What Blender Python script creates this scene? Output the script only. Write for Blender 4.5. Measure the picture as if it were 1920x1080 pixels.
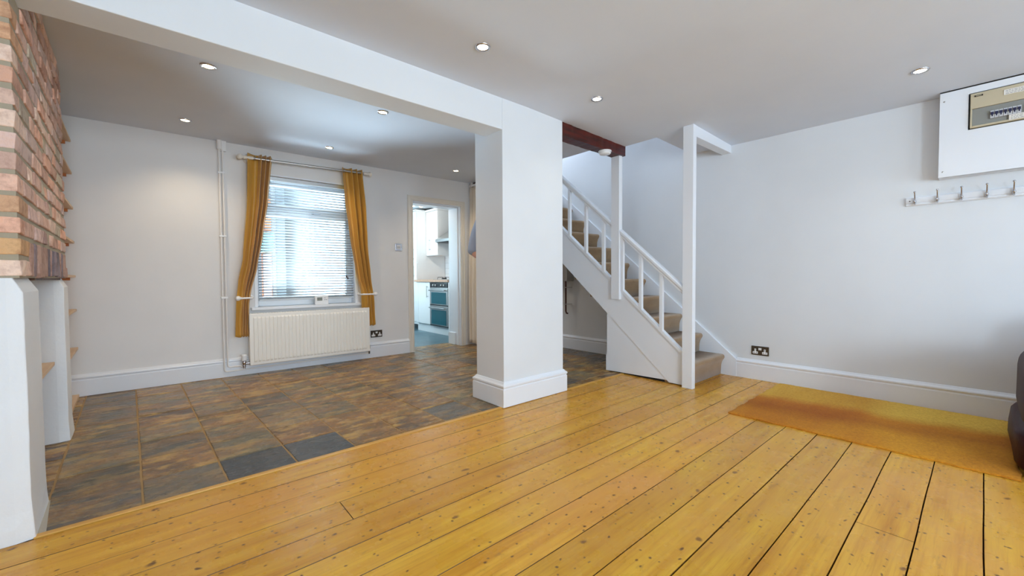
import bpy, bmesh, math, random
from mathutils import Vector, Matrix
random.seed(7)
S = bpy.context.scene
for o in list(bpy.data.objects): bpy.data.objects.remove(o)
COL = S.collection

# ------------------------------------------------------------------ camera
cd = bpy.data.cameras.new('camera'); cam = bpy.data.objects.new('camera', cd); COL.objects.link(cam)
cd.sensor_width = 36; cd.lens = 762.1/1920*36; cd.clip_start = 0.02; cd.clip_end = 200
YAW, PITCH, ROLL = math.radians(40.768), math.radians(-1.6377), math.radians(-0.3465)
F = Vector((math.sin(YAW)*math.cos(PITCH), math.cos(YAW)*math.cos(PITCH), math.sin(PITCH)))
R0 = Vector((math.cos(YAW), -math.sin(YAW), 0)); U0 = R0.cross(F)
RR = math.cos(ROLL)*R0 + math.sin(ROLL)*U0; UU = -math.sin(ROLL)*R0 + math.cos(ROLL)*U0
m = Matrix.Identity(4)
for i in range(3):
    m[i][0] = RR[i]; m[i][1] = UU[i]; m[i][2] = -F[i]
m[2][3] = 0.95
cam.matrix_world = m
S.camera = cam

# ------------------------------------------------------------------ view + world + large lights
S.view_settings.view_transform = 'Standard'; S.view_settings.look = 'None'
S.view_settings.gamma = 1; S.view_settings.use_curve_mapping = False
S.view_settings.exposure = 0.42
S.cycles.max_bounces = 14; S.cycles.diffuse_bounces = 8; S.cycles.glossy_bounces = 6
S.cycles.transparent_max_bounces = 12; S.cycles.sample_clamp_indirect = 6
S.cycles.caustics_reflective = False; S.cycles.caustics_refractive = False
W = bpy.data.worlds.new('sky'); S.world = W; W.use_nodes = True
bg = W.node_tree.nodes['Background']; bg.inputs[0].default_value = (0.80, 0.90, 1.0, 1); bg.inputs[1].default_value = 1.6

def area(name, loc, tgt, sx, sy, energy, color):
    l = bpy.data.lights.new(name, 'AREA'); l.shape = 'RECTANGLE'; l.size = sx; l.size_y = sy
    l.energy = energy; l.color = color
    o = bpy.data.objects.new(name, l); COL.objects.link(o); o.location = loc
    o.rotation_euler = (Vector(tgt)-Vector(loc)).to_track_quat('-Z', 'Y').to_euler()
    return o
# daylight entering by the street window behind the camera, the landing window upstairs and the kitchen side window
area('front_window_daylight', (2.3, -2.95, 1.2), (2.3, -0.5, 2.2), 1.9, 1.25, 38, (0.72, 0.87, 1.0))
area('front_left_fill', (0.25, -2.95, 1.2), (0.25, -0.5, 2.2), 0.9, 1.25, 76, (0.72, 0.87, 1.0))  # unseen lamp added to brighten the stair string and the rear
area('courtyard_fill', (1.2, 6.1, 3.1), (1.2, 4.6, 1.1), 2.2, 1.4, 560, (0.70, 0.86, 1.0))  # unseen panel added above the courtyard to brighten the rear room
area('rear_ceiling_fill', (0.6, 6.9, -0.05), (0.6, 6.9, 3), 2.6, 3.0, 820, (0.66, 0.85, 1.0))  # upward panel added below the sill line to lift the rear ceiling
area('landing_window_daylight', (3.72, 4.9, 3.45), (3.85, 2.2, 1.6), 0.6, 1.0, 34, (0.85, 0.92, 1.0))
area('kitchen_window_daylight', (2.36, 6.6, 1.35), (4.0, 6.4, 1.0), 1.3, 1.2, 21, (0.60, 0.86, 1.0))

# ------------------------------------------------------------------ materials
def lin(r, g, b):
    f = lambda c: (c/255/12.92) if c/255 <= 0.04045 else ((c/255+0.055)/1.055)**2.4
    return (f(r), f(g), f(b), 1)
def mat(name, col, rough=0.5, metal=0.0, **kw):
    M = bpy.data.materials.new(name); M.use_nodes = True
    b = M.node_tree.nodes['Principled BSDF']
    b.inputs['Base Color'].default_value = col; b.inputs['Roughness'].default_value = rough
    b.inputs['Metallic'].default_value = metal
    for k, v in kw.items(): b.inputs[k.replace('_', ' ')].default_value = v
    return M
def nd(M, t, **kw):
    n = M.node_tree.nodes.new(t)
    for k, v in kw.items(): setattr(n, k, v)
    return n
def lk(M, a, b): M.node_tree.links.new(a, b)
def bsdf(M): return M.node_tree.nodes['Principled BSDF']
def noise(M, scale, detail=4, rough=0.6, stretch=(1, 1, 1), src='Object', rot=0):
    tc = nd(M, 'ShaderNodeTexCoord'); mp = nd(M, 'ShaderNodeMapping'); mp.inputs['Scale'].default_value = stretch
    mp.inputs['Rotation'].default_value = (0, 0, rot)
    n = nd(M, 'ShaderNodeTexNoise'); n.inputs['Scale'].default_value = scale; n.inputs['Detail'].default_value = detail
    n.inputs['Roughness'].default_value = rough
    lk(M, tc.outputs[src], mp.inputs[0]); lk(M, mp.outputs[0], n.inputs['Vector'])
    return n
def ramp(M, src, stops):
    r = nd(M, 'ShaderNodeValToRGB'); e = r.color_ramp.elements
    while len(e) < len(stops): e.new(0.5)
    for i, (p, c) in enumerate(stops): e[i].position = p; e[i].color = c
    lk(M, src, r.inputs[0]); return r
def mixc(M, a, b, fac, mode='MIX'):
    n = nd(M, 'ShaderNodeMix', data_type='RGBA', blend_type=mode)
    for s, v in ((0, fac), (6, a), (7, b)):
        if hasattr(v, 'is_linked'): lk(M, v, n.inputs[s])
        else: n.inputs[s].default_value = v
    return n.outputs[2]
def bump(M, src, strength=0.2, dist=0.01, prev=None):
    n = nd(M, 'ShaderNodeBump'); n.inputs['Strength'].default_value = strength; n.inputs['Distance'].default_value = dist
    lk(M, src, n.inputs['Height'])
    if prev is not None: lk(M, prev, n.inputs['Normal'])
    lk(M, n.outputs[0], bsdf(M).inputs['Normal']); return n.outputs[0]

def plaster(name, col, rough=0.6, amp=0.12):
    M = mat(name, col, rough)
    n = noise(M, 1.3, 3); c2 = tuple(x*0.955 for x in col[:3])+(1,)
    r = ramp(M, n.outputs[0], [(0.35, c2), (0.65, col)]); lk(M, r.outputs[0], bsdf(M).inputs['Base Color'])
    n2 = noise(M, 9, 5); bump(M, n2.outputs[0], amp, 0.01)
    return M
M_wall = plaster('wall_paint', lin(224, 229, 234))
M_warmwall = plaster('rear_wall_paint', lin(230, 230, 230))
M_ceil = plaster('ceiling_paint', lin(216, 224, 236), 0.7, 0.08)
M_gloss = mat('white_gloss_paint', lin(230, 235, 242), 0.28)
n = noise(M_gloss, 5, 3); bump(M_gloss, n.outputs[0], 0.06, 0.01)
M_jamb = plaster('rough_white_render', lin(232, 236, 240), 0.55, 0.45)
M_cream = mat('cream_gloss_paint', lin(228, 223, 213), 0.35)
M_rad = mat('radiator_enamel', lin(240, 238, 232), 0.3)
M_pvc = mat('white_plastic', lin(238, 240, 242), 0.3)
M_pipe = mat('painted_pipe', lin(236, 234, 232), 0.35)
M_chrome = mat('chrome', lin(200, 200, 205), 0.12, 1.0)
M_steel = mat('brushed_steel', lin(190, 188, 185), 0.32, 1.0)
M_nickel = mat('dark_nickel', lin(95, 90, 86), 0.25, 0.9)
M_black = mat('black_plastic', lin(18, 18, 20), 0.35)
M_darkgap = mat('dark_void', lin(22, 16, 12), 0.9)
M_glass = bpy.data.materials.new('window_glass'); M_glass.use_nodes = True
_t = M_glass.node_tree; _t.nodes.remove(_t.nodes['Principled BSDF']); _o = _t.nodes['Material Output']
_tr = _t.nodes.new('ShaderNodeBsdfTransparent'); _tr.inputs[0].default_value = (0.96, 0.98, 0.98, 1); _g = _t.nodes.new('ShaderNodeBsdfGlossy'); _g.inputs['Roughness'].default_value = 0.0
_mx = _t.nodes.new('ShaderNodeMixShader'); _fr = _t.nodes.new('ShaderNodeFresnel'); _fr.inputs[0].default_value = 1.45
_t.links.new(_fr.outputs[0], _mx.inputs[0]); _t.links.new(_tr.outputs[0], _mx.inputs[1]); _t.links.new(_g.outputs[0], _mx.inputs[2]); _t.links.new(_mx.outputs[0], _o.inputs[0])
M_glassdark = mat('oven_glass', lin(40, 95, 105), 0.06)
M_spec = mat('label_paper', lin(225, 222, 215), 0.6)
M_ink = mat('grey_ink', lin(120, 120, 125), 0.7)

# floorboards
M_board = mat('varnished_pine_boards', lin(205, 145, 58), 0.24, 0, Specular_IOR_Level=0.32)
def board_mat(M):
    at = nd(M, 'ShaderNodeAttribute', attribute_name='tone')
    g1 = noise(M, 3.2, 7, 0.65, (0.35, 5.0, 1)); g2 = noise(M, 30, 5, 0.7, (0.12, 3.0, 1)); big = noise(M, 1.4, 4, 0.6)
    base = ramp(M, g1.outputs[0], [(0.25, lin(182, 118, 30)), (0.45, lin(214, 158, 46)), (0.62, lin(228, 178, 60)), (0.8, lin(212, 148, 46))])
    fine = ramp(M, g2.outputs[0], [(0.32, lin(186, 152, 108)), (0.5, (1, 1, 1, 1))])
    c = mixc(M, base.outputs[0], fine.outputs[0], 0.38, 'MULTIPLY')
    worn = ramp(M, big.outputs[0], [(0.42, (0, 0, 0, 1)), (0.66, (1, 1, 1, 1))])
    c = mixc(M, c, lin(216, 158, 72), worn.outputs[0])
    c = mixc(M, c, at.outputs['Color'], 0.96, 'MULTIPLY')
    # knots and dents
    tc = nd(M, 'ShaderNodeTexCoord'); mp = nd(M, 'ShaderNodeMapping'); mp.inputs['Scale'].default_value = (0.72, 1.0, 1)
    lk(M, tc.outputs['Object'], mp.inputs[0])
    wob = noise(M, 9, 2); ad = nd(M, 'ShaderNodeVectorMath', operation='MULTIPLY_ADD'); ad.inputs[1].default_value = (0.05, 0.05, 0)
    lk(M, wob.outputs[1], ad.inputs[0]); lk(M, mp.outputs[0], ad.inputs[2])
    for sc, r0, r1, col, keep in ((4.5, 0.025, 0.055, lin(136, 92, 38), 0.68), (11, 0.025, 0.075, lin(98, 64, 30), 0.66), (24, 0.05, 0.12, lin(120, 82, 38), 0.70)):
        v = nd(M, 'ShaderNodeTexVoronoi', voronoi_dimensions='2D'); v.inputs['Scale'].default_value = sc; v.inputs['Randomness'].default_value = 1
        lk(M, ad.outputs[0], v.inputs['Vector'])
        r = ramp(M, v.outputs['Distance'], [(r0, (1, 1, 1, 1)), (r1, (0, 0, 0, 1))])
        sp = nd(M, 'ShaderNodeSeparateColor'); lk(M, v.outputs['Color'], sp.inputs[0])
        gt = nd(M, 'ShaderNodeMath', operation='GREATER_THAN'); gt.inputs[1].default_value = keep; lk(M, sp.outputs[0], gt.inputs[0])
        mu = nd(M, 'ShaderNodeMath', operation='MULTIPLY'); lk(M, r.outputs[0], mu.inputs[0]); lk(M, gt.outputs[0], mu.inputs[1])
        c = mixc(M, c, col, mu.outputs[0])
    # dark smudges ground into the varnish
    sm = noise(M, 11, 6, 0.75, (0.6, 1.6, 1)); rs = ramp(M, sm.outputs[0], [(0.60, (0, 0, 0, 1)), (0.76, (0.75, 0.75, 0.75, 1))])
    c = mixc(M, c, lin(134, 96, 48), rs.outputs[0])
    # grazes near the tiled edge
    lk(M, c, bsdf(M).inputs['Base Color'])
    rr = noise(M, 6, 4); rm = ramp(M, rr.outputs[0], [(0.3, (0.2, 0.2, 0.2, 1)), (0.7, (0.36, 0.36, 0.36, 1))]); lk(M, rm.outputs[0], bsdf(M).inputs['Roughness'])
    b1 = bump(M, g2.outputs[0], 0.12, 0.004); b2 = bump(M, noise(M, 7, 2, 0.5, (0.4, 2, 1)).outputs[0], 0.14, 0.012, b1)
board_mat(M_board)

# slate
M_slate = mat('riven_slate', lin(80, 75, 68), 0.3)
def slate_mat(M):
    at = nd(M, 'ShaderNodeAttribute', attribute_name='tone')
    n1 = noise(M, 4.6, 9, 0.62, (0.8, 1.5, 1), rot=0.1); n2 = noise(M, 7.0, 9, 0.66, (0.7, 1.8, 1), rot=0.15); n3 = noise(M, 28, 6, 0.7)
    rust = ramp(M, n1.outputs[0], [(0.42, (0, 0, 0, 1)), (0.56, (1, 1, 1, 1))])
    och = ramp(M, n2.outputs[0], [(0.50, (0, 0, 0, 1)), (0.64, (0.85, 0.85, 0.85, 1))])
    al = nd(M, 'ShaderNodeMath', operation='MULTIPLY'); lk(M, at.outputs['Alpha'], al.inputs[0]); al.inputs[1].default_value = 1.0
    m1 = nd(M, 'ShaderNodeMath', operation='MULTIPLY'); lk(M, rust.outputs[0], m1.inputs[0]); lk(M, al.outputs[0], m1.inputs[1])
    m2 = nd(M, 'ShaderNodeMath', operation='MULTIPLY'); lk(M, och.outputs[0], m2.inputs[0]); lk(M, al.outputs[0], m2.inputs[1])
    c = mixc(M, at.outputs['Color'], lin(160, 116, 62), m1.outputs[0])
    c = mixc(M, c, lin(212, 174, 92), m2.outputs[0])
    fr = ramp(M, n3.outputs[0], [(0.3, lin(150, 148, 145)), (0.6, (1, 1, 1, 1))])
    c = mixc(M, c, fr.outputs[0], 0.6, 'MULTIPLY')
    lk(M, c, bsdf(M).inputs['Base Color'])
    rg = ramp(M, n2.outputs[0], [(0.3, (0.17, 0.17, 0.17, 1)), (0.7, (0.36, 0.36, 0.36, 1))]); lk(M, rg.outputs[0], bsdf(M).inputs['Roughness'])
    b = bump(M, n1.outputs[0], 0.9, 0.03); b = bump(M, n2.outputs[0], 0.7, 0.014, b); b = bump(M, n3.outputs[0], 0.3, 0.003, b)
slate_mat(M_slate)
M_grout = mat('sandy_grout', lin(164, 134, 90), 0.8)
M_cement = mat('grey_cement', lin(172, 166, 154), 0.85)

# brick
M_brick = mat('old_brick', lin(180, 130, 105), 0.85)
def brick_mat(M):
    at = nd(M, 'ShaderNodeAttribute', attribute_name='tone')
    n1 = noise(M, 14, 6, 0.7); n2 = noise(M, 70, 4, 0.7)
    sp = ramp(M, n1.outputs[0], [(0.34, lin(190, 168, 160)), (0.55, (1, 1, 1, 1)), (0.75, lin(255, 236, 214))])
    c = mixc(M, at.outputs['Color'], sp.outputs[0], 0.75, 'MULTIPLY')
    lk(M, c, bsdf(M).inputs['Base Color'])
    b = bump(M, n1.outputs[0], 0.7, 0.012); bump(M, n2.outputs[0], 0.5, 0.004, b)
brick_mat(M_brick)
M_mortar = plaster('sand_mortar', lin(168, 158, 138), 0.95, 1.0)

# woods etc
def woody(name, c1, c2, rough=0.5, st=(0.4, 6, 6), sc=5):
    M = mat(name, c1, rough); n = noise(M, sc, 6, 0.6, st)
    r = ramp(M, n.outputs[0], [(0.35, c1), (0.65, c2)]); lk(M, r.outputs[0], bsdf(M).inputs['Base Color'])
    bump(M, n.outputs[0], 0.12, 0.004); return M
M_pine = woody('pale_pine', lin(206, 172, 134), lin(222, 192, 156), 0.5, (6, 0.5, 6))
M_batten = woody('orange_pine', lin(178, 100, 48), lin(198, 122, 62), 0.5)
M_shelfedge = M_pine
M_beam = woody('red_stained_oak', lin(46, 10, 5), lin(92, 24, 12), 0.45, (0.6, 5, 5), 7)
M_lintel = woody('charred_lintel', lin(52, 22, 14), lin(98, 62, 34), 0.6)
M_worktop = woody('beech_worktop', lin(186, 146, 120), lin(204, 166, 140), 0.4)

def carpetm(name, c1, c2, sc=160):
    M = mat(name, c1, 0.95, 0, Sheen_Weight=0.4); n = noise(M, sc, 3); b = noise(M, 5, 3)
    r = ramp(M, n.outputs[0], [(0.3, c1), (0.7, c2)])
    r2 = ramp(M, b.outputs[0], [(0.3, lin(215, 210, 205)), (0.7, (1, 1, 1, 1))])
    lk(M, mixc(M, r.outputs[0], r2.outputs[0], 0.8, 'MULTIPLY'), bsdf(M).inputs['Base Color'])
    bump(M, n.outputs[0], 0.7, 0.006); return M
M_carpet = carpetm('beige_stair_carpet', lin(132, 102, 66), lin(176, 144, 102))

M_mat = mat('coir_mat', lin(190, 130, 40), 0.95)
def matmat(M):
    # coir: worn pale strip at the wall side, darker orange walked-on stain, both wandering
    tc = nd(M, 'ShaderNodeTexCoord'); sp = nd(M, 'ShaderNodeSeparateXYZ'); lk(M, tc.outputs['Object'], sp.inputs[0])
    w = noise(M, 2.2, 4, 0.6); ws = nd(M, 'ShaderNodeMath', operation='MULTIPLY_ADD'); ws.inputs[1].default_value = 0.30; lk(M, w.outputs[0], ws.inputs[0]); lk(M, sp.outputs[0], ws.inputs[2])
    yx = nd(M, 'ShaderNodeMath', operation='MULTIPLY_ADD'); yx.inputs[1].default_value = 0.12; lk(M, sp.outputs[1], yx.inputs[0]); lk(M, ws.outputs[0], yx.inputs[2])
    r = ramp(M, yx.outputs[0], [(0.0, lin(234, 164, 34)), (0.22, lin(236, 168, 40)), (0.40, lin(204, 130, 24)), (0.55, lin(218, 142, 30)), (0.70, lin(246, 204, 84)), (1.0, lin(250, 208, 92))])
    mr = nd(M, 'ShaderNodeMapRange'); lk(M, yx.outputs[0], mr.inputs[0]); mr.inputs[1].default_value = -0.42; mr.inputs[2].default_value = 0.66
    lk(M, mr.outputs[0], r.inputs[0])
    f = noise(M, 120, 4, 0.8, (1, 0.6, 1)); fr = ramp(M, f.outputs[0], [(0.3, lin(205, 180, 130)), (0.6, (1, 1, 1, 1))])
    e = noise(M, 1.1, 3, 0.6, (0.3, 1, 1)); er = ramp(M, e.outputs[0], [(0.4, lin(222, 190, 150)), (0.62, (1, 1, 1, 1))])
    c = mixc(M, r.outputs[0], fr.outputs[0], 0.8, 'MULTIPLY'); c = mixc(M, c, er.outputs[0], 0.8, 'MULTIPLY')
    lk(M, c, bsdf(M).inputs['Base Color']); bump(M, f.outputs[0], 1.0, 0.008)
matmat(M_mat)

def cloth(name, c, rough=0.7, sheen=0.3, sc=300, st=(1, 1, 1), b=0.15):
    M = mat(name, c, rough, 0, Sheen_Weight=sheen); n = noise(M, sc, 2, 0.5, st); bump(M, n.outputs[0], b, 0.002); return M
M_mustard = cloth('mustard_satin', lin(200, 150, 58), 0.42, 0.25)
M_creamcloth = cloth('cream_curtain_cloth', lin(242, 234, 222), 0.8)
M_shirt = cloth('pale_blue_cotton', lin(168, 184, 212), 0.8)
M_trouser = cloth('navy_trousers', lin(24, 28, 40), 0.8)
M_skin = mat('skin', lin(205, 150, 125), 0.5, 0, Subsurface_Weight=0.05)
M_hair = cloth('dark_brown_hair', lin(52, 36, 26), 0.6, 0.1, 120, (8, 1, 1), 0.6)
M_shoe = mat('black_shoe_leather', lin(22, 20, 20), 0.35)
M_leather = mat('burgundy_leather', lin(44, 10, 18), 0.45, 0, Specular_IOR_Level=0.15)
nn = noise(M_leather, 90, 4); bump(M_leather, nn.outputs[0], 0.25, 0.004)
M_slat = mat('white_blind_slat', lin(205, 213, 220), 0.45)
M_kit = mat('white_gloss_kitchen', lin(236, 234, 232), 0.18)
M_kfloor = mat('grey_blue_vinyl', lin(84, 112, 122), 0.35)
nk = noise(M_kfloor, 3, 5); rk = ramp(M_kfloor, nk.outputs[0], [(0.35, lin(72, 98, 108)), (0.65, lin(96, 124, 134))]); lk(M_kfloor, rk.outputs[0], bsdf(M_kfloor).inputs['Base Color'])
def emis(name, c, s):
    M = mat(name, (0, 0, 0, 1), 0.5); b = bsdf(M); b.inputs['Emission Color'].default_value = c; b.inputs['Emission Strength'].default_value = s; return M
M_lampW = emis('white_lamp_glow', (1, 0.96, 0.88, 1), 14)
M_lampY = emis('warm_lamp_glow', (1, 0.80, 0.42, 1), 10)
M_extwhite = plaster('outside_greyed_render', lin(150, 158, 160), 0.8, 0.3)  # white render greyed in colour to keep the outside from blowing out
M_extbrick = mat('outside_orange_brick', lin(160, 92, 56), 0.9)
M_teal = mat('teal_painted_boards', lin(86, 140, 142), 0.7)
M_extgrey = mat('outside_grey_paving', lin(130, 135, 135), 0.9)
M_cu = mat('cream_consumer_unit_plastic', lin(194, 183, 156), 0.4)
M_smoke = mat('tinted_clear_cover', lin(140, 142, 138), 0.15)
M_blue = mat('navy_breaker_lever', lin(30, 34, 70), 0.4)
M_red = mat('red_switch', lin(170, 30, 50), 0.35)
M_lightgrey = mat('pale_grey_breaker', lin(190, 192, 196), 0.4)
M_meter = mat('grey_meter_case', lin(170, 172, 174), 0.5)
M_redpipe = mat('dark_red_brown_pipe', lin(70, 30, 24), 0.4)
M_tilew = mat('white_metro_tile', lin(236, 236, 238), 0.12)

# ------------------------------------------------------------------ mesh helpers
class MB:
    def __init__(s, xf=None): s.v = []; s.f = []; s.m = []; s.t = []; s.xf = xf; s.smooth = []
    def add(s, vs, fs, mi=0, tone=None, smooth=False):
        b = len(s.v)
        for p in vs:
            s.v.append(tuple(s.xf(*p)) if s.xf else tuple(p))
        for f in fs:
            s.f.append([b+i for i in f]); s.m.append(mi); s.t.append(tone); s.smooth.append(smooth)
    def box(s, x0, x1, y0, y1, z0, z1, mi=0, tone=None):
        vs = [(x, y, z) for x in (x0, x1) for y in (y0, y1) for z in (z0, z1)]
        s.add(vs, [(0, 1, 3, 2), (4, 6, 7, 5), (0, 4, 5, 1), (2, 3, 7, 6), (0, 2, 6, 4), (1, 5, 7, 3)], mi, tone)
    def prism(s, poly, h0, h1, axis='z', mi=0, tone=None, smooth=False):
        n = len(poly)
        def P(a, b, h): return {'z': (a, b, h), 'x': (h, a, b), 'y': (a, h, b)}[axis]
        vs = [P(a, b, h0) for a, b in poly]+[P(a, b, h1) for a, b in poly]
        s.add(vs, [tuple(range(n)), tuple(range(2*n-1, n-1, -1))], mi, tone)
        s.add(vs, [(i, (i+1) % n, n+(i+1) % n, n+i) for i in range(n)], mi, tone, smooth)
    def grid(s, rows, mi=0, tone=None, smooth=True, closed=False):
        nr, nc = len(rows), len(rows[0]); vs = [p for r in rows for p in r]; fs = []
        for i in range(nr-1):
            for j in range(nc if closed else nc-1):
                k = (j+1) % nc; fs.append((i*nc+j, i*nc+k, (i+1)*nc+k, (i+1)*nc+j))
        s.add(vs, fs, mi, tone, smooth)
    def tube(s, pts, r, n=12, mi=0, cap=True, tone=None):
        pts = [Vector(p) for p in pts]; rows = []
        rs = r if isinstance(r, (list, tuple)) else [r]*len(pts)
        for i, p in enumerate(pts):
            a = pts[max(i-1, 0)]; b = pts[min(i+1, len(pts)-1)]; d = (b-a).normalized()
            up = Vector((0, 0, 1)) if abs(d.z) < 0.9 else Vector((1, 0, 0))
            e1 = d.cross(up).normalized(); e2 = d.cross(e1)
            rows.append([tuple(p+rs[i]*(math.cos(t)*e1+math.sin(t)*e2)) for t in [2*math.pi*k/n for k in range(n)]])
        s.grid(rows, mi, tone, True, True)
        if cap:
            s.add(rows[0], [tuple(range(n))], mi, tone); s.add(rows[-1], [tuple(reversed(range(n)))], mi, tone)
    def lathe(s, prof, o, axis=(0, 0, 1), n=24, mi=0):
        d = Vector(axis).normalized(); up = Vector((0, 0, 1)) if abs(d.z) < 0.9 else Vector((1, 0, 0))
        e1 = d.cross(up).normalized(); e2 = d.cross(e1); o = Vector(o)
        rows = [[tuple(o+d*h+r*(math.cos(t)*e1+math.sin(t)*e2)) for t in [2*math.pi*k/n for k in range(n)]] for r, h in prof]
        s.grid(rows, mi, None, True, True)
    def sweep(s, prof, a, b, conv, mi=0):
        # profile [(d, z)] extruded from parameter a to b by conv(param, d, z)
        n = len(prof); vs = [conv(a, d, z) for d, z in prof]+[conv(b, d, z) for d, z in prof]
        s.add(vs, [tuple(range(n)), tuple(range(2*n-1, n-1, -1))]+[(i, (i+1) % n, n+(i+1) % n, n+i) for i in range(n)], mi)
    def build(s, name, mats, parent=None, bevel=0, seg=2, angle=None, weighted=False):
        me = bpy.data.meshes.new(name); me.from_pydata(s.v, [], s.f)
        mats = mats if isinstance(mats, (list, tuple)) else [mats]
        for q in mats: me.materials.append(q)
        for i, p in enumerate(me.polygons): p.material_index = s.m[i]; p.use_smooth = s.smooth[i]
        if any(t is not None for t in s.t):
            ca = me.color_attributes.new('tone', 'FLOAT_COLOR', 'CORNER')
            k = 0
            for i, p in enumerate(me.polygons):
                t = s.t[i] or (1, 1, 1, 1)
                for _ in p.loop_indices: ca.data[_].color = t
        b = bmesh.new(); b.from_mesh(me); bmesh.ops.recalc_face_normals(b, faces=b.faces); b.to_mesh(me); b.free()
        me.update()
        o = bpy.data.objects.new(name, me); COL.objects.link(o)
        if parent is not None: o.parent = parent; o.matrix_parent_inverse = parent.matrix_world.inverted() if parent.type != 'EMPTY' else Matrix.Translation(parent.location).inverted()
        if bevel:
            q = o.modifiers.new('edge', 'BEVEL'); q.width = bevel; q.segments = seg; q.limit_method = 'ANGLE'; q.angle_limit = math.radians(40)
        return o
def tag(o, label, cat=None, group=None, kind=None):
    o['label'] = label
    if cat: o['category'] = cat
    if group: o['group'] = group
    if kind: o['kind'] = kind
    return o
def struct(o, label=None):
    o['kind'] = 'structure'
    if label: o['label'] = label
    return o
def thing(name, loc, label, cat, group=None):
    o = bpy.data.objects.new(name, None); COL.objects.link(o); o.location = loc; o.empty_display_size = 0.1
    return tag(o, label, cat, group)
def solid(o, t, off=0):
    q = o.modifiers.new('thick', 'SOLIDIFY'); q.thickness = t; q.offset = off; return o

# wall frames: back wall (s along, d out into room), left wall (u out, y along), right wall (d out, y along)
def B(s, d, z): return (s, 4.755-0.02*s-d, z)
def L(u, y, z): return (-0.278-0.044*y+u, y, z)
def Rr(d, y, z): return (4.115-0.02*y-d, y, z)
def cz(x): return 2.218-0.0265*max(0, x-2.1)

# ------------------------------------------------------------------ floors
b = MB()
rnd = random.Random(3)
bounds = [2.25-0.162*k for k in range(0, 35)]
joints = {3: [0.55], 5: [], 1: [3.0], 2: [3.72], 4: [3.83, 1.9], 7: [3.1], 8: [], 6: [2.2], 9: [3.3], 12: [2.0]}
def toned():
    k = rnd.uniform(0.86, 1.0); return (k, k*rnd.uniform(0.93, 1.0), k*rnd.uniform(0.82, 1.0), 1)
for k in range(34):
    y1, y0 = bounds[k], bounds[k+1]; xs = [-0.9]+joints.get(k, [])+[4.2]
    for a, c in zip(xs[:-1], xs[1:]):
        g = rnd.uniform(0.0006, 0.0013); dz = rnd.uniform(-0.0012, 0.0)
        n = 24; t = toned()
        rows0 = []; 
        # board edges wander a little
        e0 = [y0+g+0.0012*math.sin(3.1*x+k)+0.0008*math.sin(9*x+2*k) for x in [a+(c-a)*i/n for i in range(n+1)]]
        e1 = [y1-g+0.0012*math.sin(3.1*x+k-1)+0.0008*math.sin(9*x+2*(k-1)) for x in [a+(c-a)*i/n for i in range(n+1)]]
        xs2 = [a+0.0015+(c-a-0.003)*i/n for i in range(n+1)]
        top = [[(x, p, dz-0.002), (x, p+0.0012, dz), (x, q-0.0012, dz), (x, q, dz-0.002), ] for x, p, q in zip(xs2, e0, e1)]
        dk = (0.10, 0.06, 0.04, 1)
        b.grid([r[1:3] for r in top], 0, t, False)
        b.grid([r[0:2] for r in top], 0, dk, False); b.grid([r[2:4] for r in top], 0, dk, False)
        b.grid([[(x, p, -0.02), (x, p, dz-0.002)] for x, p in zip(xs2, e0)], 0, dk, False)
        b.grid([[(x, q, dz-0.002), (x, q, -0.02)] for x, q in zip(xs2, e1)], 0, dk, False)
fl = struct(b.build('floor', M_board), 'golden varnished pine floorboards, worn and knotted')
b = MB(); b.box(-0.9, 4.25, -3.2, 2.29, -0.06, -0.018)
b.build('subfloor', M_darkgap, fl)
b = MB(); # wooden threshold strip between boards and slate
b.box(-0.377, 1.846, 2.253, 2.283, -0.02, 0.004); b.box(2.515, 3.37, 2.253, 2.283, -0.02, 0.004)
b.build('threshold_strip', woody('threshold_oak', lin(206, 150, 62), lin(222, 172, 84), 0.35), None, 0.002)
struct(bpy.data.objects['threshold_strip'], 'narrow wooden edging strip between boards and slate'); bpy.data.objects['threshold_strip'].name = 'trim_1'

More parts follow.
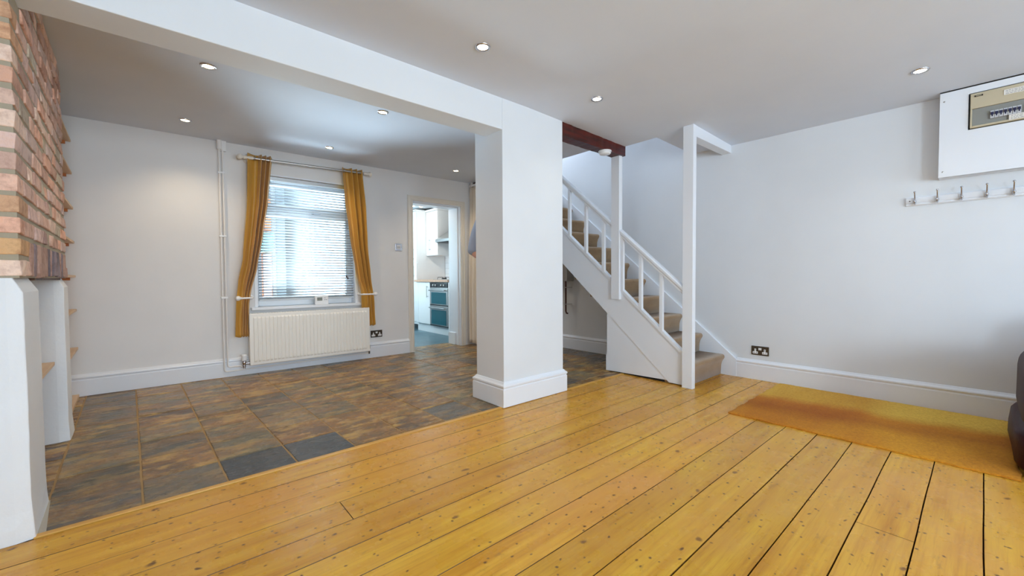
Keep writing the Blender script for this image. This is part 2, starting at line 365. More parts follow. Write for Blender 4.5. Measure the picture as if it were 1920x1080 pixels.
def clip(poly, a, bb, c):   # keep a*x+b*y>=c
    out = []
    for i in range(len(poly)):
        p, q = poly[i], poly[(i+1) % len(poly)]; dp = a*p[0]+bb*p[1]-c; dq = a*q[0]+bb*q[1]-c
        if dp >= 0: out.append(p)
        if dp*dq < 0: t = dp/(dp-dq); out.append((p[0]+t*(q[0]-p[0]), p[1]+t*(q[1]-p[1])))
    return out
b = MB(); rnd = random.Random(11)
pal = [((92, 86, 72), 0.5), ((104, 94, 66), 0.9), ((114, 104, 78), 0.6), ((104, 76, 44), 1.0), ((134, 104, 54), 1.0), ((80, 80, 78), 0.25), ((98, 90, 68), 0.8), ((110, 84, 50), 1.0), ((82, 74, 60), 0.7)]
for i in range(-3, 17):
    for j in range(-2, 11):
        g = 0.004; x0 = -0.375+0.2955*i; y0 = 2.585+0.305*j
        q = [(x0+g, y0+0.0045), (x0+0.2955-g, y0+0.0045), (x0+0.2955-g, y0+0.3005), (x0+g, y0+0.3005)]
        poly = [(x-0.044*(y-2.3), y+0.036*(x-0.5)) for x, y in q]
        # ragged edges
        pts = []
        for a, c in zip(poly, poly[1:]+poly[:1]):
            for t in (0, 0.2, 0.4, 0.6, 0.8):
                w = 0 if t == 0 else rnd.uniform(-0.0016, 0.0016)
                pts.append((a[0]+(c[0]-a[0])*t+w, a[1]+(c[1]-a[1])*t+w))
        pts = clip(pts, 0, 1, 2.285); 
        if len(pts) < 3: continue
        pts = clip(pts, 0, -1, -5.03)
        if len(pts) < 3: continue
        pts = clip(pts, -1, 0, -4.08)
        if len(pts) < 3: continue
        cc, al = rnd.choice(pal[:5] if i < 4 else pal) if (x0 < 2.4) else rnd.choice(pal[2:])
        if j == -1 and 2 <= i <= 3: cc, al = (72, 78, 84), 0.05
        if j == -1 and i == 0: cc, al = (80, 76, 70), 0.6
        if j == -1 and i == 1: cc, al = (100, 94, 80), 0.35
        k = rnd.uniform(0.92, 1.22); c = lin(*[min(255, v*k) for v in cc]); tone = (c[0], c[1], c[2], al)
        h = rnd.uniform(-0.002, 0.0015)
        cx = sum(p[0] for p in pts)/len(pts); cy = sum(p[1] for p in pts)/len(pts)
        inner = [(cx+(p[0]-cx)*0.985, cy+(p[1]-cy)*0.985) for p in pts]; n = len(pts)
        b.add([(x, y, h-0.003) for x, y in pts]+[(x, y, h) for x, y in inner]+[(x, y, -0.02) for x, y in pts],
              [tuple(range(n, 2*n))]+[(a, (a+1) % n, n+(a+1) % n, n+a) for a in range(n)]+[(2*n+a, 2*n+(a+1) % n, (a+1) % n, a) for a in range(n)], 0, tone)
fs = b.build('floor_slate', M_slate); struct(fs, 'dark rust and grey riven slate tiles')
b = MB(); b.box(-0.8, 4.15, 2.28, 5.03, -0.05, -0.0035)
b.build('grout', M_grout, fs)
b = MB(); b.prism([(-0.378, 2.285), (-0.350, 2.285), (-0.383, 2.60), (-0.40, 2.60)], -0.02, 0.002)
b.build('cement_fillet', M_cement, fs)
b = MB(); b.box(2.2, 4.2, 5.03, 8.0, -0.05, -0.002)
struct(b.build('floor_kitchen', M_kfloor), 'blue grey kitchen floor beyond the doorway')

# ------------------------------------------------------------------ walls
b = MB(lambda s, d, z: B(s, d, z)); T = -0.29
WX0, WX1, WZ0, WZ1 = 0.70, 1.715, 0.655, 2.0
DX0, DX1, DZ = 2.405, 3.125, 1.915
for x0, x1, z0, z1 in ((-0.95, WX0, 0, 2.35), (WX0, WX1, 0, WZ0), (WX0, WX1, WZ1, 2.35), (WX1, DX0, 0, 2.35), (DX0, DX1, DZ, 2.35), (DX1, 4.2, 0, 2.35)):
    b.box(x0, x1, T, 0, z0, z1)
struct(b.build('wall_back', M_warmwall), 'white painted rear wall with window and doorway')
b = MB(Rr); b.box(-0.2, 0, -3.2, 5.2, 0, 4.7)
struct(b.build('wall_right', M_wall), 'white painted wall with coat rack and socket')
b = MB(L); b.box(-0.55, -0.35, -3.2, 5.0, 0, 2.35)
struct(b.build('wall_left', M_wall))
b = MB()
for x0, x1, z0, z1 in ((-0.9, -0.25, 0, 2.3), (-0.25, 0.75, 0, 0.7), (-0.25, 0.75, 2.0, 2.3), (0.75, 1.3, 0, 2.3), (1.3, 3.3, 0, 0.7), (1.3, 3.3, 2.0, 2.3), (3.3, 4.3, 0, 2.3)):
    b.box(x0, x1, -3.2, -3.0, z0, z1)
struct(b.build('wall_front', M_wall))
b = MB()
b.box(1.864, 2.499, 2.258, 2.592, -0.01, 2.26); b.box(-0.9, 1.864, 2.258, 2.455, 1.997, 2.26)
struct(b.build('wall_partition', M_wall, None, 0.004), 'white square pier and boxed beam dividing the room')
# ceilings
b = MB()
def cslab(x0, x1, y0, y1):
    vs = [(x0, y0, cz(x0)), (x1, y0, cz(x1)), (x1, y1, cz(x1)), (x0, y1, cz(x0))]
    b.add(vs+[(x, y, z+0.16) for x, y, z in vs], [(0, 1, 2, 3), (7, 6, 5, 4), (0, 4, 5, 1), (1, 5, 6, 2), (2, 6, 7, 3), (3, 7, 4, 0)])
cslab(-0.95, 2.1, -3.2, 2.27); cslab(2.1, 3.385, -3.2, 2.27); cslab(3.385, 4.2, -3.2, 1.932)
struct(b.build('ceiling', M_ceil), 'white plaster ceiling of the boarded room')
b = MB(); b.box(-0.95, 3.385, 2.35, 5.0, 2.245, 2.37)
struct(b.build('ceiling_rear', M_ceil), 'white ceiling over the slate floored room')
# stairwell above the ceiling opening
b = MB(); b.box(3.30, 3.385, 1.85, 5.2, 2.37, 4.7); b.box(3.30, 4.15, 1.84, 1.932, 2.32, 4.7); b.box(3.3, 4.2, 5.1, 5.2, 2.3, 4.7); b.box(3.2, 4.3, 1.8, 5.2, 4.7, 4.8)
struct(b.build('wall_stairwell', M_wall))
# kitchen shell
b = MB(); b.box(4.06, 4.2, 5.0, 8.0, 0, 2.4); b.box(2.2, 4.2, 8.0, 8.1, 0, 2.4); b.box(2.2, 4.2, 5.0, 8.1, 2.19, 2.4)
b.box(2.2, 2.3, 5.0, 5.7, 0, 2.4); b.box(2.2, 2.3, 7.5, 8.1, 0, 2.4); b.box(2.2, 2.3, 5.7, 7.5, 0, 0.7); b.box(2.2, 2.3, 5.7, 7.5, 2.0, 2.4)
struct(b.build('wall_kitchen', M_wall))

# baseboards
TORUS = [(0, 0), (0.021, 0), (0.021, 0.128), (0.017, 0.133), (0.0165, 0.138), (0.019, 0.142), (0.0235, 0.149), (0.022, 0.157), (0.015, 0.163), (0.009, 0.168), (0.004, 0.176), (0, 0.178)]
b = MB(); b.sweep(TORUS, -0.65, 2.342, B)
o = b.build('baseboard_back', M_gloss, None, 0.001); struct(o, 'white moulded skirting along the rear wall')
b = MB(); b.sweep(TORUS, -3.0, 1.50, lambda y, d, z: Rr(d, y, z)); b.sweep(TORUS, 2.45, 4.7, lambda y, d, z: Rr(d, y, z))
struct(b.build('baseboard_right', M_gloss, None, 0.001), 'white moulded skirting along the right wall')
b = MB()
X0, X1, Y0, Y1 = 1.864, 2.499, 2.258, 2.592
n = len(TORUS); rows = []
PT = [(0, 0.0), (0.024, 0.0), (0.024, 0.128), (0.019, 0.134), (0.021, 0.139), (0.026, 0.147), (0.025, 0.157), (0.017, 0.163), (0.011, 0.169), (0.005, 0.178), (0, 0.18)]
for (cx, cy, sx, sy) in ((X0, Y0, -1, -1), (X1, Y0, 1, -1), (X1, Y1, 1, 1), (X0, Y1, -1, 1), (X0, Y0, -1, -1)):
    rows.append([(cx+sx*d, cy+sy*d, z+0.003) for d, z in PT])
b.grid(rows, 0, None, False)
struct(b.build('baseboard_pier', M_gloss, None, 0.001), 'white moulded skirting wrapped round the pier foot')

# dark beam
b = MB(); nseg = 24; rows = []
rb = random.Random(5)
for i in range(nseg+1):
    x = 2.499+(3.392-2.499)*i/nseg; w = rb.uniform(-0.003, 0.003); zt = cz(x)+0.01-0.012*0
    zb = 2.098-0.004*i/nseg+rb.uniform(-0.0015, 0.0015)
    rows.append([(x, 2.262+w*0.6, zb), (x, 2.262+w, zt), (x, 2.37, zt), (x, 2.37, zb)])
b.grid(rows, 0, None, False, True); b.add(rows[-1], [(0, 1, 2, 3)])
struct(b.build('trim_2', M_beam), 'dark red stained timber beam above the hall opening')

# ------------------------------------------------------------------ fireplace / chimney
fp = thing('fireplace', (-0.5, 3.0, 0), 'tall red brick chimney breast on white rendered jambs by the left wall', 'fireplace')
rb = random.Random(21)
b = MB(L)
# mortar core
b.box(-0.35, -0.008, 2.258, 3.732, 0.955, 1.993); b.box(-0.35, -0.008, 2.46, 3.732, 1.993, 2.243)
core = b.build('mortar', M_mortar, fp)
b = MB(L)
PINK = [(204, 168, 150), (212, 178, 160), (198, 162, 146), (206, 166, 146), (200, 170, 160), (190, 150, 132), (216, 188, 170), (206, 158, 134), (188, 164, 154), (178, 166, 146)]
WARM = [(214, 176, 130), (210, 164, 114), (200, 130, 92), (222, 190, 144), (198, 154, 118)]
BLUE = [(124, 114, 124), (140, 124, 130), (156, 126, 118), (112, 104, 114), (166, 134, 120)]
def brick(u0, u1, y0, y1, z0, z1, pal_, amp=0.004):
    c = rb.choice(pal_); k = rb.uniform(1.06, 1.22); c = lin(*[min(255, (v*0.86+0.14*sum(c)/3)*k) for v in c])
    j = lambda: rb.uniform(-amp, amp)
    # rounded, chipped block: 3x3 front grid
    vs = []; 
    for z in (z0, z0+(z1-z0)*0.14, (z0+z1)/2, z1-(z1-z0)*0.14, z1):
        pass
    b.add([(u0, y0+j()*0.5, z0+j()*0.6), (u1+j()-0.003, y0+0.003+j()*0.5, z0+0.003+j()*0.6), (u1+j()-0.003, y1-0.003+j()*0.5, z0+0.003+j()*0.6), (u0, y1+j()*0.5, z0+j()*0.6),
           (u0, y0+j()*0.5, z1+j()*0.6), (u1+j()-0.003, y0+0.003+j()*0.5, z1-0.003+j()*0.6), (u1+j()-0.003, y1-0.003+j()*0.5, z1-0.003+j()*0.6), (u0, y1+j()*0.5, z1+j()*0.6)],
          [(0, 1, 2, 3), (4, 7, 6, 5), (0, 4, 5, 1), (1, 5, 6, 2), (2, 6, 7, 3), (3, 7, 4, 0)], 0, (c[0], c[1], c[2], 1))
zc = 0.960; k = 0
while zc < 2.23:
    h = 0.063; z1 = zc+h
    if z1 > 2.24: break
    low = zc < 1.02; solder_row = zc < 1.09
    ylo = 2.258 if z1 < 1.99 else 2.462
    # near corner returns: one brick wraps the corner
    y = ylo; first = True
    lens = []
    if ylo < 2.3:
        hd = (k % 2 == 0)
        brick(-0.112 if not hd else -0.22, 0.0, 2.252, 2.252+(0.215 if not hd else 0.103), zc, z1, PINK if rb.random() < 0.5 else WARM)
        u = -0.112 if not hd else -0.22
        u -= 0.01
        while u > -0.34:
            u2 = max(u-rb.choice([0.215, 0.103]), -0.35)
            c0 = b.xf; brick(u2, u, 2.252, 2.36, zc, z1, WARM); u = u2-0.01
        y = 2.252+(0.215 if not hd else 0.103)+0.011
    while y < 3.70:
        Ln = 0.215 if rb.random() < 0.62 else 0.103
        if y+Ln > 3.735-0.05: Ln = 3.735-y
        if solder_row and y > 2.45: 
            # leave the flat arch of soldier bricks
            if y < 3.60: y = 3.62; continue
        pal_ = BLUE if (zc < 1.17 and rb.random() < 0.35 and y > 2.4) else PINK
        brick(-0.09, 0.0+rb.uniform(-0.002, 0.003), y, y+Ln, zc, z1, pal_); y += Ln+0.011
    zc += 0.0755; k += 1
y = 2.462
while y < 3.60:
    w = 0.064; t = (y+w/2-3.05)/0.55; arch = 0.020*(1-t*t)
    zb = 0.942+arch if 2.62 < y+w/2 < 3.495 else 0.958
    brick(-0.09, 0.004+rb.uniform(-0.002, 0.003), y, y+w, zb, 1.098, BLUE, 0.005); y += w+0.0115
br = b.build('brickwork', M_brick, fp, 0.004, 2)
b = MB(L); b.box(-0.30, -0.012, 2.615, 3.50, 0.945, 0.975)
b.build('lintel', M_lintel, fp)
def jamb(y0, y1, seed, chy):
    r2 = random.Random(seed); b = MB(L); rows = []
    N = 18
    for i in range(N+1):
        z = 0.955*i/N; w = lambda a=0.003: r2.uniform(-a, a)*0.4; fl_ = 0.006*max(0, 1-z/0.12)
        ch = 0.0 if z < 0.91 else (z-0.91)*0.9
        rows.append([(-0.349, y0-fl_*0.6+w(0.001), z), (-0.04, y0-fl_+w(), z), (0.0-ch*0.6+fl_+w(), y0+0.006+w(0.002), z), (0.0+fl_-ch*0.6+w(), (y0+y1)/2, z), (0.0+fl_-ch*0.6+w(), y1-0.02-ch+w(0.002), z), (-0.02-ch*0.4, y1-ch*0.6+w(0.002), z), (-0.349, y1, z)])
    b.grid(rows, 0, None, False, True); b.add(rows[-1], [tuple(range(7))])
    o = b.build('jamb', M_jamb, fp, 0.004, 2); return o
jamb(2.252, 2.618, 1, 0); jamb(3.495, 3.745, 2, 0)
b = MB(L); b.box(-0.349, -0.33, 2.619, 3.494, 0, 0.944); b.build('fireback', M_jamb, fp)

# shelves
def shelf(z_lo, z_hi, label, batten=True):
    t = thing('shelf', L(-0.2, 4.3, z_lo), label, 'shelf', 'pale pine shelves in the corner alcove')
    b = MB(L); b.box(-0.35, -0.032, 3.75, 4.742, z_lo, z_hi); b.build('board', M_pine, t, 0.002)
    if batten:
        b = MB(L); b.box(-0.33, -0.062, 4.715, 4.742, z_lo-0.022, z_lo-0.001); b.build('batten', M_batten, t, 0.001)
SH = [(2.036, 2.054, 'pale pine alcove shelf closest to the ceiling'), (1.780, 1.798, 'pale pine alcove shelf, second down from the ceiling'),
      (1.503, 1.521, 'pale pine alcove shelf, third down from the ceiling'), (1.232, 1.250, 'pale pine alcove shelf, fourth down, the last one wholly beside brickwork'),
      (0.962, 0.980, 'pale pine alcove shelf level with the bottom of the brickwork'), (0.693, 0.711, 'pale pine alcove shelf just below the brickwork level'),
      (0.385, 0.403, 'pale pine alcove shelf above the skirting, behind the white jamb')]
for a, c, l_ in SH: shelf(a, c, l_)
t = thing('shelf', L(-0.2, 4.3, 0.0), 'low pine board lying on the slate floor in the alcove', 'shelf')
b = MB(L); b.box(-0.35, -0.036, 3.75, 4.742, -0.003, 0.022); b.build('board', M_pine, t, 0.002)
t = thing('shelf', L(-0.2, 3.0, 0.47), 'pale wooden shelf inside the fireplace opening', 'shelf')
b = MB(L); b.box(-0.329, -0.045, 2.625, 3.486, 0.455, 0.474); b.build('board', M_pine, t, 0.002)

# ------------------------------------------------------------------ staircase
st = thing('staircase', (3.7, 2.0, 0), 'white painted staircase with beige carpeted treads climbing along the right wall', 'staircase')
NX0, NX1 = 3.378, 4.055
def stepprof(n):
    y0 = 1.60+0.207*(n-1); z1 = 0.195+0.18*(n-1); z0 = z1-0.18-(0.013 if n == 1 else 0)
    r = 0.026; p = [(y0+0.034, z0), (y0+0.030, z1-0.10), (y0+0.020, z1-0.065)]
    for k in range(9):
        an = math.radians(205-115*k/8); p.append((y0+r+r*math.cos(an), z1-r+r*math.sin(an)))
    p += [(y0+0.24, z1), (y0+0.24, z0)]
    return p
for nstep in range(1, 14):
    b = MB(); x1 = NX1-0.004*nstep*0.5
    yA = 1.6+0.207*nstep
    pr_ = stepprof(nstep); nn_ = len(pr_)
    rows = []
    for i in range(9):
        x = NX0+(x1-NX0)*i/8; rows.append([(x, p[0]+0.0015*math.sin(x*23+nstep), p[1]+(0.0015*math.sin(x*17+nstep) if 2 < k < nn_-3 else 0)) for k, p in enumerate(pr_)])
    b.grid(rows, 0, None, True, True); b.add(rows[0], [tuple(range(nn_))]); b.add(rows[-1], [tuple(range(nn_))])
    o = b.build('carpeted_step', M_carpet, st)
SL = 0.862
def ztop(y): return 0.318+SL*(y-1.682)     # top of string capping
def band(y0, y1, lo, hi, x0, x1, name, m_=M_gloss, bev=0.002, parent=st):
    b = MB(); vs = [(x, y, f(y)) for x in (x0, x1) for y, f in ((y0, lo), (y1, lo), (y1, hi), (y0, hi))]
    b.add(vs, [(0, 1, 2, 3), (7, 6, 5, 4), (0, 4, 5, 1), (1, 5, 6, 2), (2, 6, 7, 3), (3, 7, 4, 0)]); return b.build(name, m_, parent, bev)
XS = 3.358
b = MB()
# closed string: above the seam over the panel and on upwards
poly = [(1.655, 0.010), (1.79, 0.010), (2.452, ztop(2.452)-0.395), (4.35, ztop(4.35)-0.395), (4.35, ztop(4.35)-0.03), (1.655, ztop(1.655)-0.03)]
b.prism(poly, XS, 3.378, 'x'); b.build('string', M_gloss, st, 0.002)
b = MB()
poly = [(1.80, 0.026), (2.462, 0.005), (2.462, 0.16), (2.450, 0.17), (2.450, ztop(2.450)-0.40), (1.80, 0.030)]
b.prism(poly, 3.364, 3.376, 'x'); b.build('spandrel_panel', M_gloss, st, 0.001)
b = MB(); b.box(3.380, 3.40, 1.66, 2.44, 0.0, 0.2); b.build('panel_gap_shade', M_darkgap, st)  # dark sheet put behind the panel foot as the shade in its gap
# capping on the string and its little bead
band(1.650, 4.3, lambda y: ztop(y)-0.034, ztop, XS-0.014, 3.392, 'string_capping')
band(1.650, 4.3, lambda y: ztop(y)-0.052, lambda y: ztop(y)-0.034, XS-0.006, XS+0.004, 'bead')
def ztR(y): return 1.382+SL*(y-2.264)      # handrail top
def handrail(y0, y1):
    b = MB(); pf = [(-0.020, -0.072), (0.020, -0.072), (0.020, -0.045), (0.030, -0.040), (0.032, -0.012), (0.022, 0), (-0.022, 0), (-0.032, -0.012), (-0.030, -0.040), (-0.020, -0.045)]
    rows = [[(3.357+dx, y, ztR(y)+dz) for dx, dz in pf] for y in (y0, y1)]
    b.grid(rows, 0, None, False, True); b.add(rows[0], [tuple(range(10))]); b.add(rows[1], [tuple(range(10))])
    b.build('handrail', M_gloss, st, 0.004)
handrail(1.648, 2.283); handrail(2.372, 3.95)
def post(name, x0, x1, y0, y1, z0, z1):
    b = MB(); b.box(x0, x1, y0, y1, z0, z1); return b.build(name, M_gloss, st, 0.003)
post('newel_post', 3.318, 3.372, 1.566, 1.654, 0.0, 2.188)
post('newel_post', 3.322, 3.374, 2.281, 2.373, 0.722, 2.105)
for yb in (1.861, 2.066, 2.262, 2.484, 2.706, 2.930, 3.152, 3.374, 3.596, 3.818):
    b = MB(); w = 0.0155
    y0, y1 = (yb-w, yb+w) if yb != 2.262 else (2.250, 2.279)
    vs = [(x, y, ztop(y)-0.004) for x in (3.341, 3.372) for y in (y0, y1)]+[(x, y, ztR(y)-0.066) for x in (3.341, 3.372) for y in (y0, y1)]
    b.add(vs, [(0, 1, 3, 2), (4, 6, 7, 5), (0, 4, 5, 1), (2, 3, 7, 6), (0, 2, 6, 4), (1, 5, 7, 3)])
    b.build('baluster', M_gloss, st, 0.002)
# wall string
b = MB(lambda d, y, z: Rr(d, y, z))
poly = [(1.50, 0.0), (1.50, 0.160), (4.3, 0.160+0.866*2.8), (4.3, 0.160+0.866*2.8-0.42), (1.9, 0.0)]
b.prism(poly, 0.0, 0.024, 'x'); b.build('wall_string', M_gloss, st, 0.003)
# underside lining of the flight
band(2.46, 4.35, lambda y: ztop(y)-0.40, lambda y: ztop(y)-0.385, 3.378, 4.03, 'soffit_board')
# trimmer between post and wall
b = MB(); b.box(3.372, 4.083, 1.568, 1.652, 2.095, 2.19); struct(b.build('trim_3', M_gloss, None, 0.003), 'short white boxed beam from stair post to wall')

# smoke alarm on dark beam
sa = thing('smoke_alarm', (3.085, 2.285, 2.09), 'round white smoke alarm under the dark beam', 'smoke alarm')
b = MB(); b.lathe([(0.001, 0), (0.058, 0), (0.060, -0.006), (0.056, -0.012)], (3.105, 2.286, 2.094), n=32); b.build('base', M_pvc, sa)
b = MB(); b.lathe([(0.053, -0.012), (0.054, -0.022), (0.046, -0.032), (0.02, -0.035), (0.001, -0.035)], (3.105, 2.286, 2.094), n=32); b.build('cover', M_pvc, sa)

# under-stair meter case and pipe on the right wall
mt = thing('meter_case', (3.99, 3.6, 0.9), 'grey meter case on the wall under the stairs', 'meter')
b = MB(); b.box(3.90, 4.03, 3.455, 3.80, 0.886, 1.17); b.build('case', M_meter, mt, 0.006)
mp_ = thing('pipe', (3.9, 3.5, 0.7), 'dark red brown pipe below the grey meter case', 'pipe')
b = MB(); b.tube([(3.93, 3.50, 0.884), (3.93, 3.50, 0.50), (3.935, 3.495, 0.475), (3.95, 3.48, 0.468)], 0.011); b.build('tube', M_redpipe, mp_)
for z in (0.80, 0.585):
    b = MB(); b.box(3.915, 4.035, 3.484, 3.516, z, z+0.008); b.build('clip', M_chrome, mp_, 0.001)

# ------------------------------------------------------------------ window, blind, curtains
w1 = thing('window_1', B(1.2, 0, 1.3), 'rear window with white frame looking onto a pale courtyard', 'window'); w1['kind'] = 'structure'
b = MB(B); b.box(WX0-0.035, WX1+0.035, -0.06, 0.058, 0.630, 0.656); b.build('window_sill', M_gloss, w1, 0.004)
b = MB(B); b.box(WX0, WX0+0.028, -0.12, 0.006, 0.656, 2.0); b.box(WX1-0.028, WX1, -0.12, 0.006, 0.656, 2.0); b.box(WX0+0.028, WX1-0.028, -0.12, 0.004, 1.985, 2.0); b.build('lining', M_gloss, w1, 0.002)
b = MB(B); D0, D1 = -0.20, -0.13
b.box(WX0, WX0+0.055, D0, D1, 0.656, 2.0); b.box(WX1-0.055, WX1, D0, D1, 0.656, 2.0); b.box(WX0+0.055, WX1-0.055, D0, D1, 0.656, 0.72); b.box(WX0+0.055, WX1-0.055, D0, D1, 1.945, 2.0)
b.box(WX0+0.055, WX1-0.055, D0, D1, 1.625, 1.685); b.build('frame', M_pvc, w1, 0.004)
b = MB(B)
for z0, z1 in ((0.72, 1.625), (1.685, 1.945)):
    x0, x1 = WX0+0.055, WX1-0.055; w = 0.03
    b.box(x0, x0+w, D0+0.01, D1+0.012, z0, z1); b.box(x1-w, x1, D0+0.01, D1+0.012, z0, z1); b.box(x0+w, x1-w, D0+0.01, D1+0.012, z0, z0+w); b.box(x0+w, x1-w, D0+0.01, D1+0.012, z1-w, z1)
b.build('sash', M_pvc, w1, 0.003)
b = MB(B); b.box(WX0+0.08, WX1-0.08, -0.168, -0.162, 0.74, 1.605); b.box(WX0+0.08, WX1-0.08, -0.168, -0.162, 1.71, 1.92); b.build('glass_pane', M_glass, w1)
b = MB(B); b.box(1.27, 1.36, -0.118, -0.10, 1.648, 1.664); b.box(1.27, 1.285, -0.125, -0.10, 1.64, 1.67); b.build('handle', M_chrome, w1, 0.003)

bl = thing('venetian_blind', B(1.2, -0.03, 1.35), 'white venetian blind lowered over the rear window', 'blind')
BX0, BX1 = 0.745, 1.680; bd = -0.042
b = MB(B); b.box(BX0-0.005, BX1+0.005, bd-0.02, bd+0.022, 1.945, 1.984); b.build('headrail', M_steel, bl, 0.002)
b = MB(B); nsl = 43; 
for i in range(nsl):
    z = 0.742+(1.938-0.742)*i/(nsl-1); ti = 0.006
    rows = [[(x, bd+0.0125*q, z+ti*q-0.0016*q*q) for q in (-1, -0.5, 0, 0.5, 1)] for x in (BX0, BX1)]
    b.grid(rows, 0, None, True)
o = b.build('slats', M_slat, bl); solid(o, 0.0006)
b = MB(B); b.box(BX0, BX1, bd-0.013, bd+0.013, 0.716, 0.732); b.build('bottom_rail', M_slat, bl, 0.003)
b = MB(B)
for x in (0.90, 1.21, 1.55):
    for dd in (-0.0135, 0.0135): b.tube([(x, bd+dd, 0.73), (x, bd+dd, 1.95)], 0.0007, 5)
b.build('ladder_cord', M_pvc, bl)
b = MB(B); b.tube([(0.79, bd+0.025, 1.95), (0.785, bd+0.028, 1.22)], 0.0035, 8); b.build('tilt_wand', M_steel, bl)
b = MB(B)
b.tube([(1.60, bd+0.025, 1.95), (1.598, bd+0.026, 0.98)], 0.0012, 6); b.tube([(1.612, bd+0.025, 1.95), (1.612, bd+0.026, 0.96)], 0.0012, 6)
b.lathe([(0.001, 0.03), (0.005, 0.024), (0.008, 0), (0.001, -0.004)], (1.598, bd+0.026, 0.95), n=10); b.lathe([(0.001, 0.03), (0.005, 0.024), (0.008, 0), (0.001, -0.004)], (1.612, bd+0.026, 0.93), n=10)
b.build('pull_cord', mat('brown_toggle', lin(70, 45, 40), 0.5), bl)

ft = thing('thermostat', B(1.31, 0.03, 0.66), 'small white digital thermostat standing on the window sill', 'thermostat')
b = MB(B); b.box(1.248, 1.385, 0.012, 0.038, 0.657, 0.752); b.build('body', M_pvc, ft, 0.006)
b = MB(B); b.box(1.268, 1.320, 0.0375, 0.0395, 0.700, 0.735); b.build('display', mat('lcd_grey', lin(120, 125, 115), 0.3), ft, 0.001)
b = MB(B); b.box(1.340, 1.352, 0.0375, 0.041, 0.705, 0.712); b.box(1.357, 1.369, 0.0375, 0.041, 0.705, 0.712); b.box(1.34, 1.352, 0.0375, 0.041, 0.726, 0.732); b.build('buttons', M_meter, ft, 0.0005)

# curtain pole
cp = thing('curtain_pole', B(1.2, 0.11, 2.11), 'cream and steel curtain pole above the rear window', 'curtain pole')
PD = 0.105
def zp(s): return 2.105+0.0185*(s-0.6)
b = MB(B); b.tube([(0.63, PD, zp(0.63)), (1.80, PD, zp(1.80))], 0.0125, 14); b.build('rod', M_steel, cp)
for _a, _b in ((0.628, 0.70), (1.765, 1.80)):
    b = MB(B); b.tube([(_a, PD, zp(_a)), (_b, PD, zp(_b))], 0.016, 14); b.build('end_sleeve', M_cream, cp)
for s0, sg in ((0.628, -1), (1.80, 1)):
    b = MB(B); o3 = (s0, PD, zp(s0))
    pf = [(0.001, 0), (0.019, 0), (0.020, 0.005), (0.013, 0.010), (0.012, 0.014), (0.019, 0.020), (0.026, 0.032), (0.027, 0.042), (0.020, 0.054), (0.008, 0.060), (0.001, 0.061)]
    b.lathe(pf, o3, (sg, 0, 0), 20); b.build('finial', M_cream, cp)
    b = MB(B); b.tube([(s0-sg*0.035, 0.0, zp(s0)-0.005), (s0-sg*0.035, PD, zp(s0)-0.005)], 0.008, 10); b.lathe([(0.001, 0.012), (0.03, 0.01), (0.032, 0)], (s0-sg*0.035, 0.0, zp(s0)-0.005), (0, 1, 0), 16); b.build('bracket', M_cream, cp)

def interp(tab, z):
    tab = sorted(tab)
    if z <= tab[0][0]: return tab[0][1]
    for (a, x), (c, y) in zip(tab, tab[1:]):
        if z <= c:
            t = (z-a)/(c-a); t = t*t*(3-2*t)*0.35+t*0.65; return x+(y-x)*t
    return tab[-1][1]
def curtain(left, right, ztopc, zbot, label, folds, side):
    b = MB(B); NZ, NF = 60, 120; rows = []
    for i in range(NZ+1):
        z = zbot(0)+(ztopc-zbot(0))*i/NZ; l, r = interp(left, z), interp(right, z)
        row = []
        pinch = math.exp(-((z-0.757)/0.10)**2)
        for j in range(NF+1):
            u = j/NF
            # one broad face then tight pleats towards the pole's middle side
            fw, fc_ = (0.46, 3.0) if side > 0 else (0.36, 2.5)
            ph = 2*math.pi*(0.5*u/fw if u < fw else 0.5+fc_*(u-fw)/(1-fw)+(0.0 if side > 0 else 0.0))+0.6
            amp = 0.034*(1-0.55*pinch)*(0.55+0.45*min(1, (z-0.35)/0.5))
            if z < 0.72: amp *= 0.8
            wob = 0.2*math.sin(3.1*z+5*u)
            uu = u-(0.35/(2*math.pi*5.5)*math.sin(2*ph+0.4*wob) if u > fw else 0)*min(1, (1-u)*12)*min(1, max(0, u-fw)*12)
            # the fold crease: narrow valleys
            d = 0.092+amp*math.cos(ph+wob*0.6)+0.012*pinch
            d += 0.004*math.sin(17*z+9*u)*(0.3 if z > 0.8 else 1.0)
            row.append((l+(r-l)*uu, d, z+0.008*math.cos(ph)*(1 if i in (0,) else 0)))
        rows.append(row)
    b.grid(rows, 0, None, True)
    o = b.build('curtain', M_mustard); solid(o, 0.002)
    es = 0.712 if side > 0 else 1.545
    b = MB(B); dd_ = 0.118; zc_ = zp(es)
    ring = [(es+0.010*math.sin(t)*0.4, dd_+0.018*math.cos(t), zc_+0.021*math.sin(t)) for t in [2*math.pi*k/20 for k in range(21)]]
    b.tube(ring, 0.0035, 8, 0, False); b.build('eyelet', M_steel, o)
    tag(o, label, 'curtain', 'mustard curtains at the rear window'); return o
CL_L = [(2.158, 0.652), (1.707, 0.641), (1.14, 0.595), (0.911, 0.553), (0.734, 0.535), (0.376, 0.520)]
CL_R = [(2.158, 0.866), (1.728, 0.825), (1.374, 0.775), (1.049, 0.717), (0.796, 0.655), (0.70, 0.640), (0.384, 0.632)]
CR_L = [(2.16, 1.529), (1.813, 1.55), (1.424, 1.594), (1.028, 1.652), (0.762, 1.714), (0.391, 1.728)]
CR_R = [(2.16, 1.744), (1.704, 1.783), (1.302, 1.795), (0.924, 1.828), (0.702, 1.861), (0.385, 1.878)]
curtain(CL_L, CL_R, 2.150, lambda u: 0.384, 'mustard eyelet curtain held back on the window side next to the pipes', 4.0, 1)
curtain(CR_L, CR_R, 2.160, lambda u: 0.392, 'mustard eyelet curtain held back on the window side nearest the doorway', 4.0, -1)
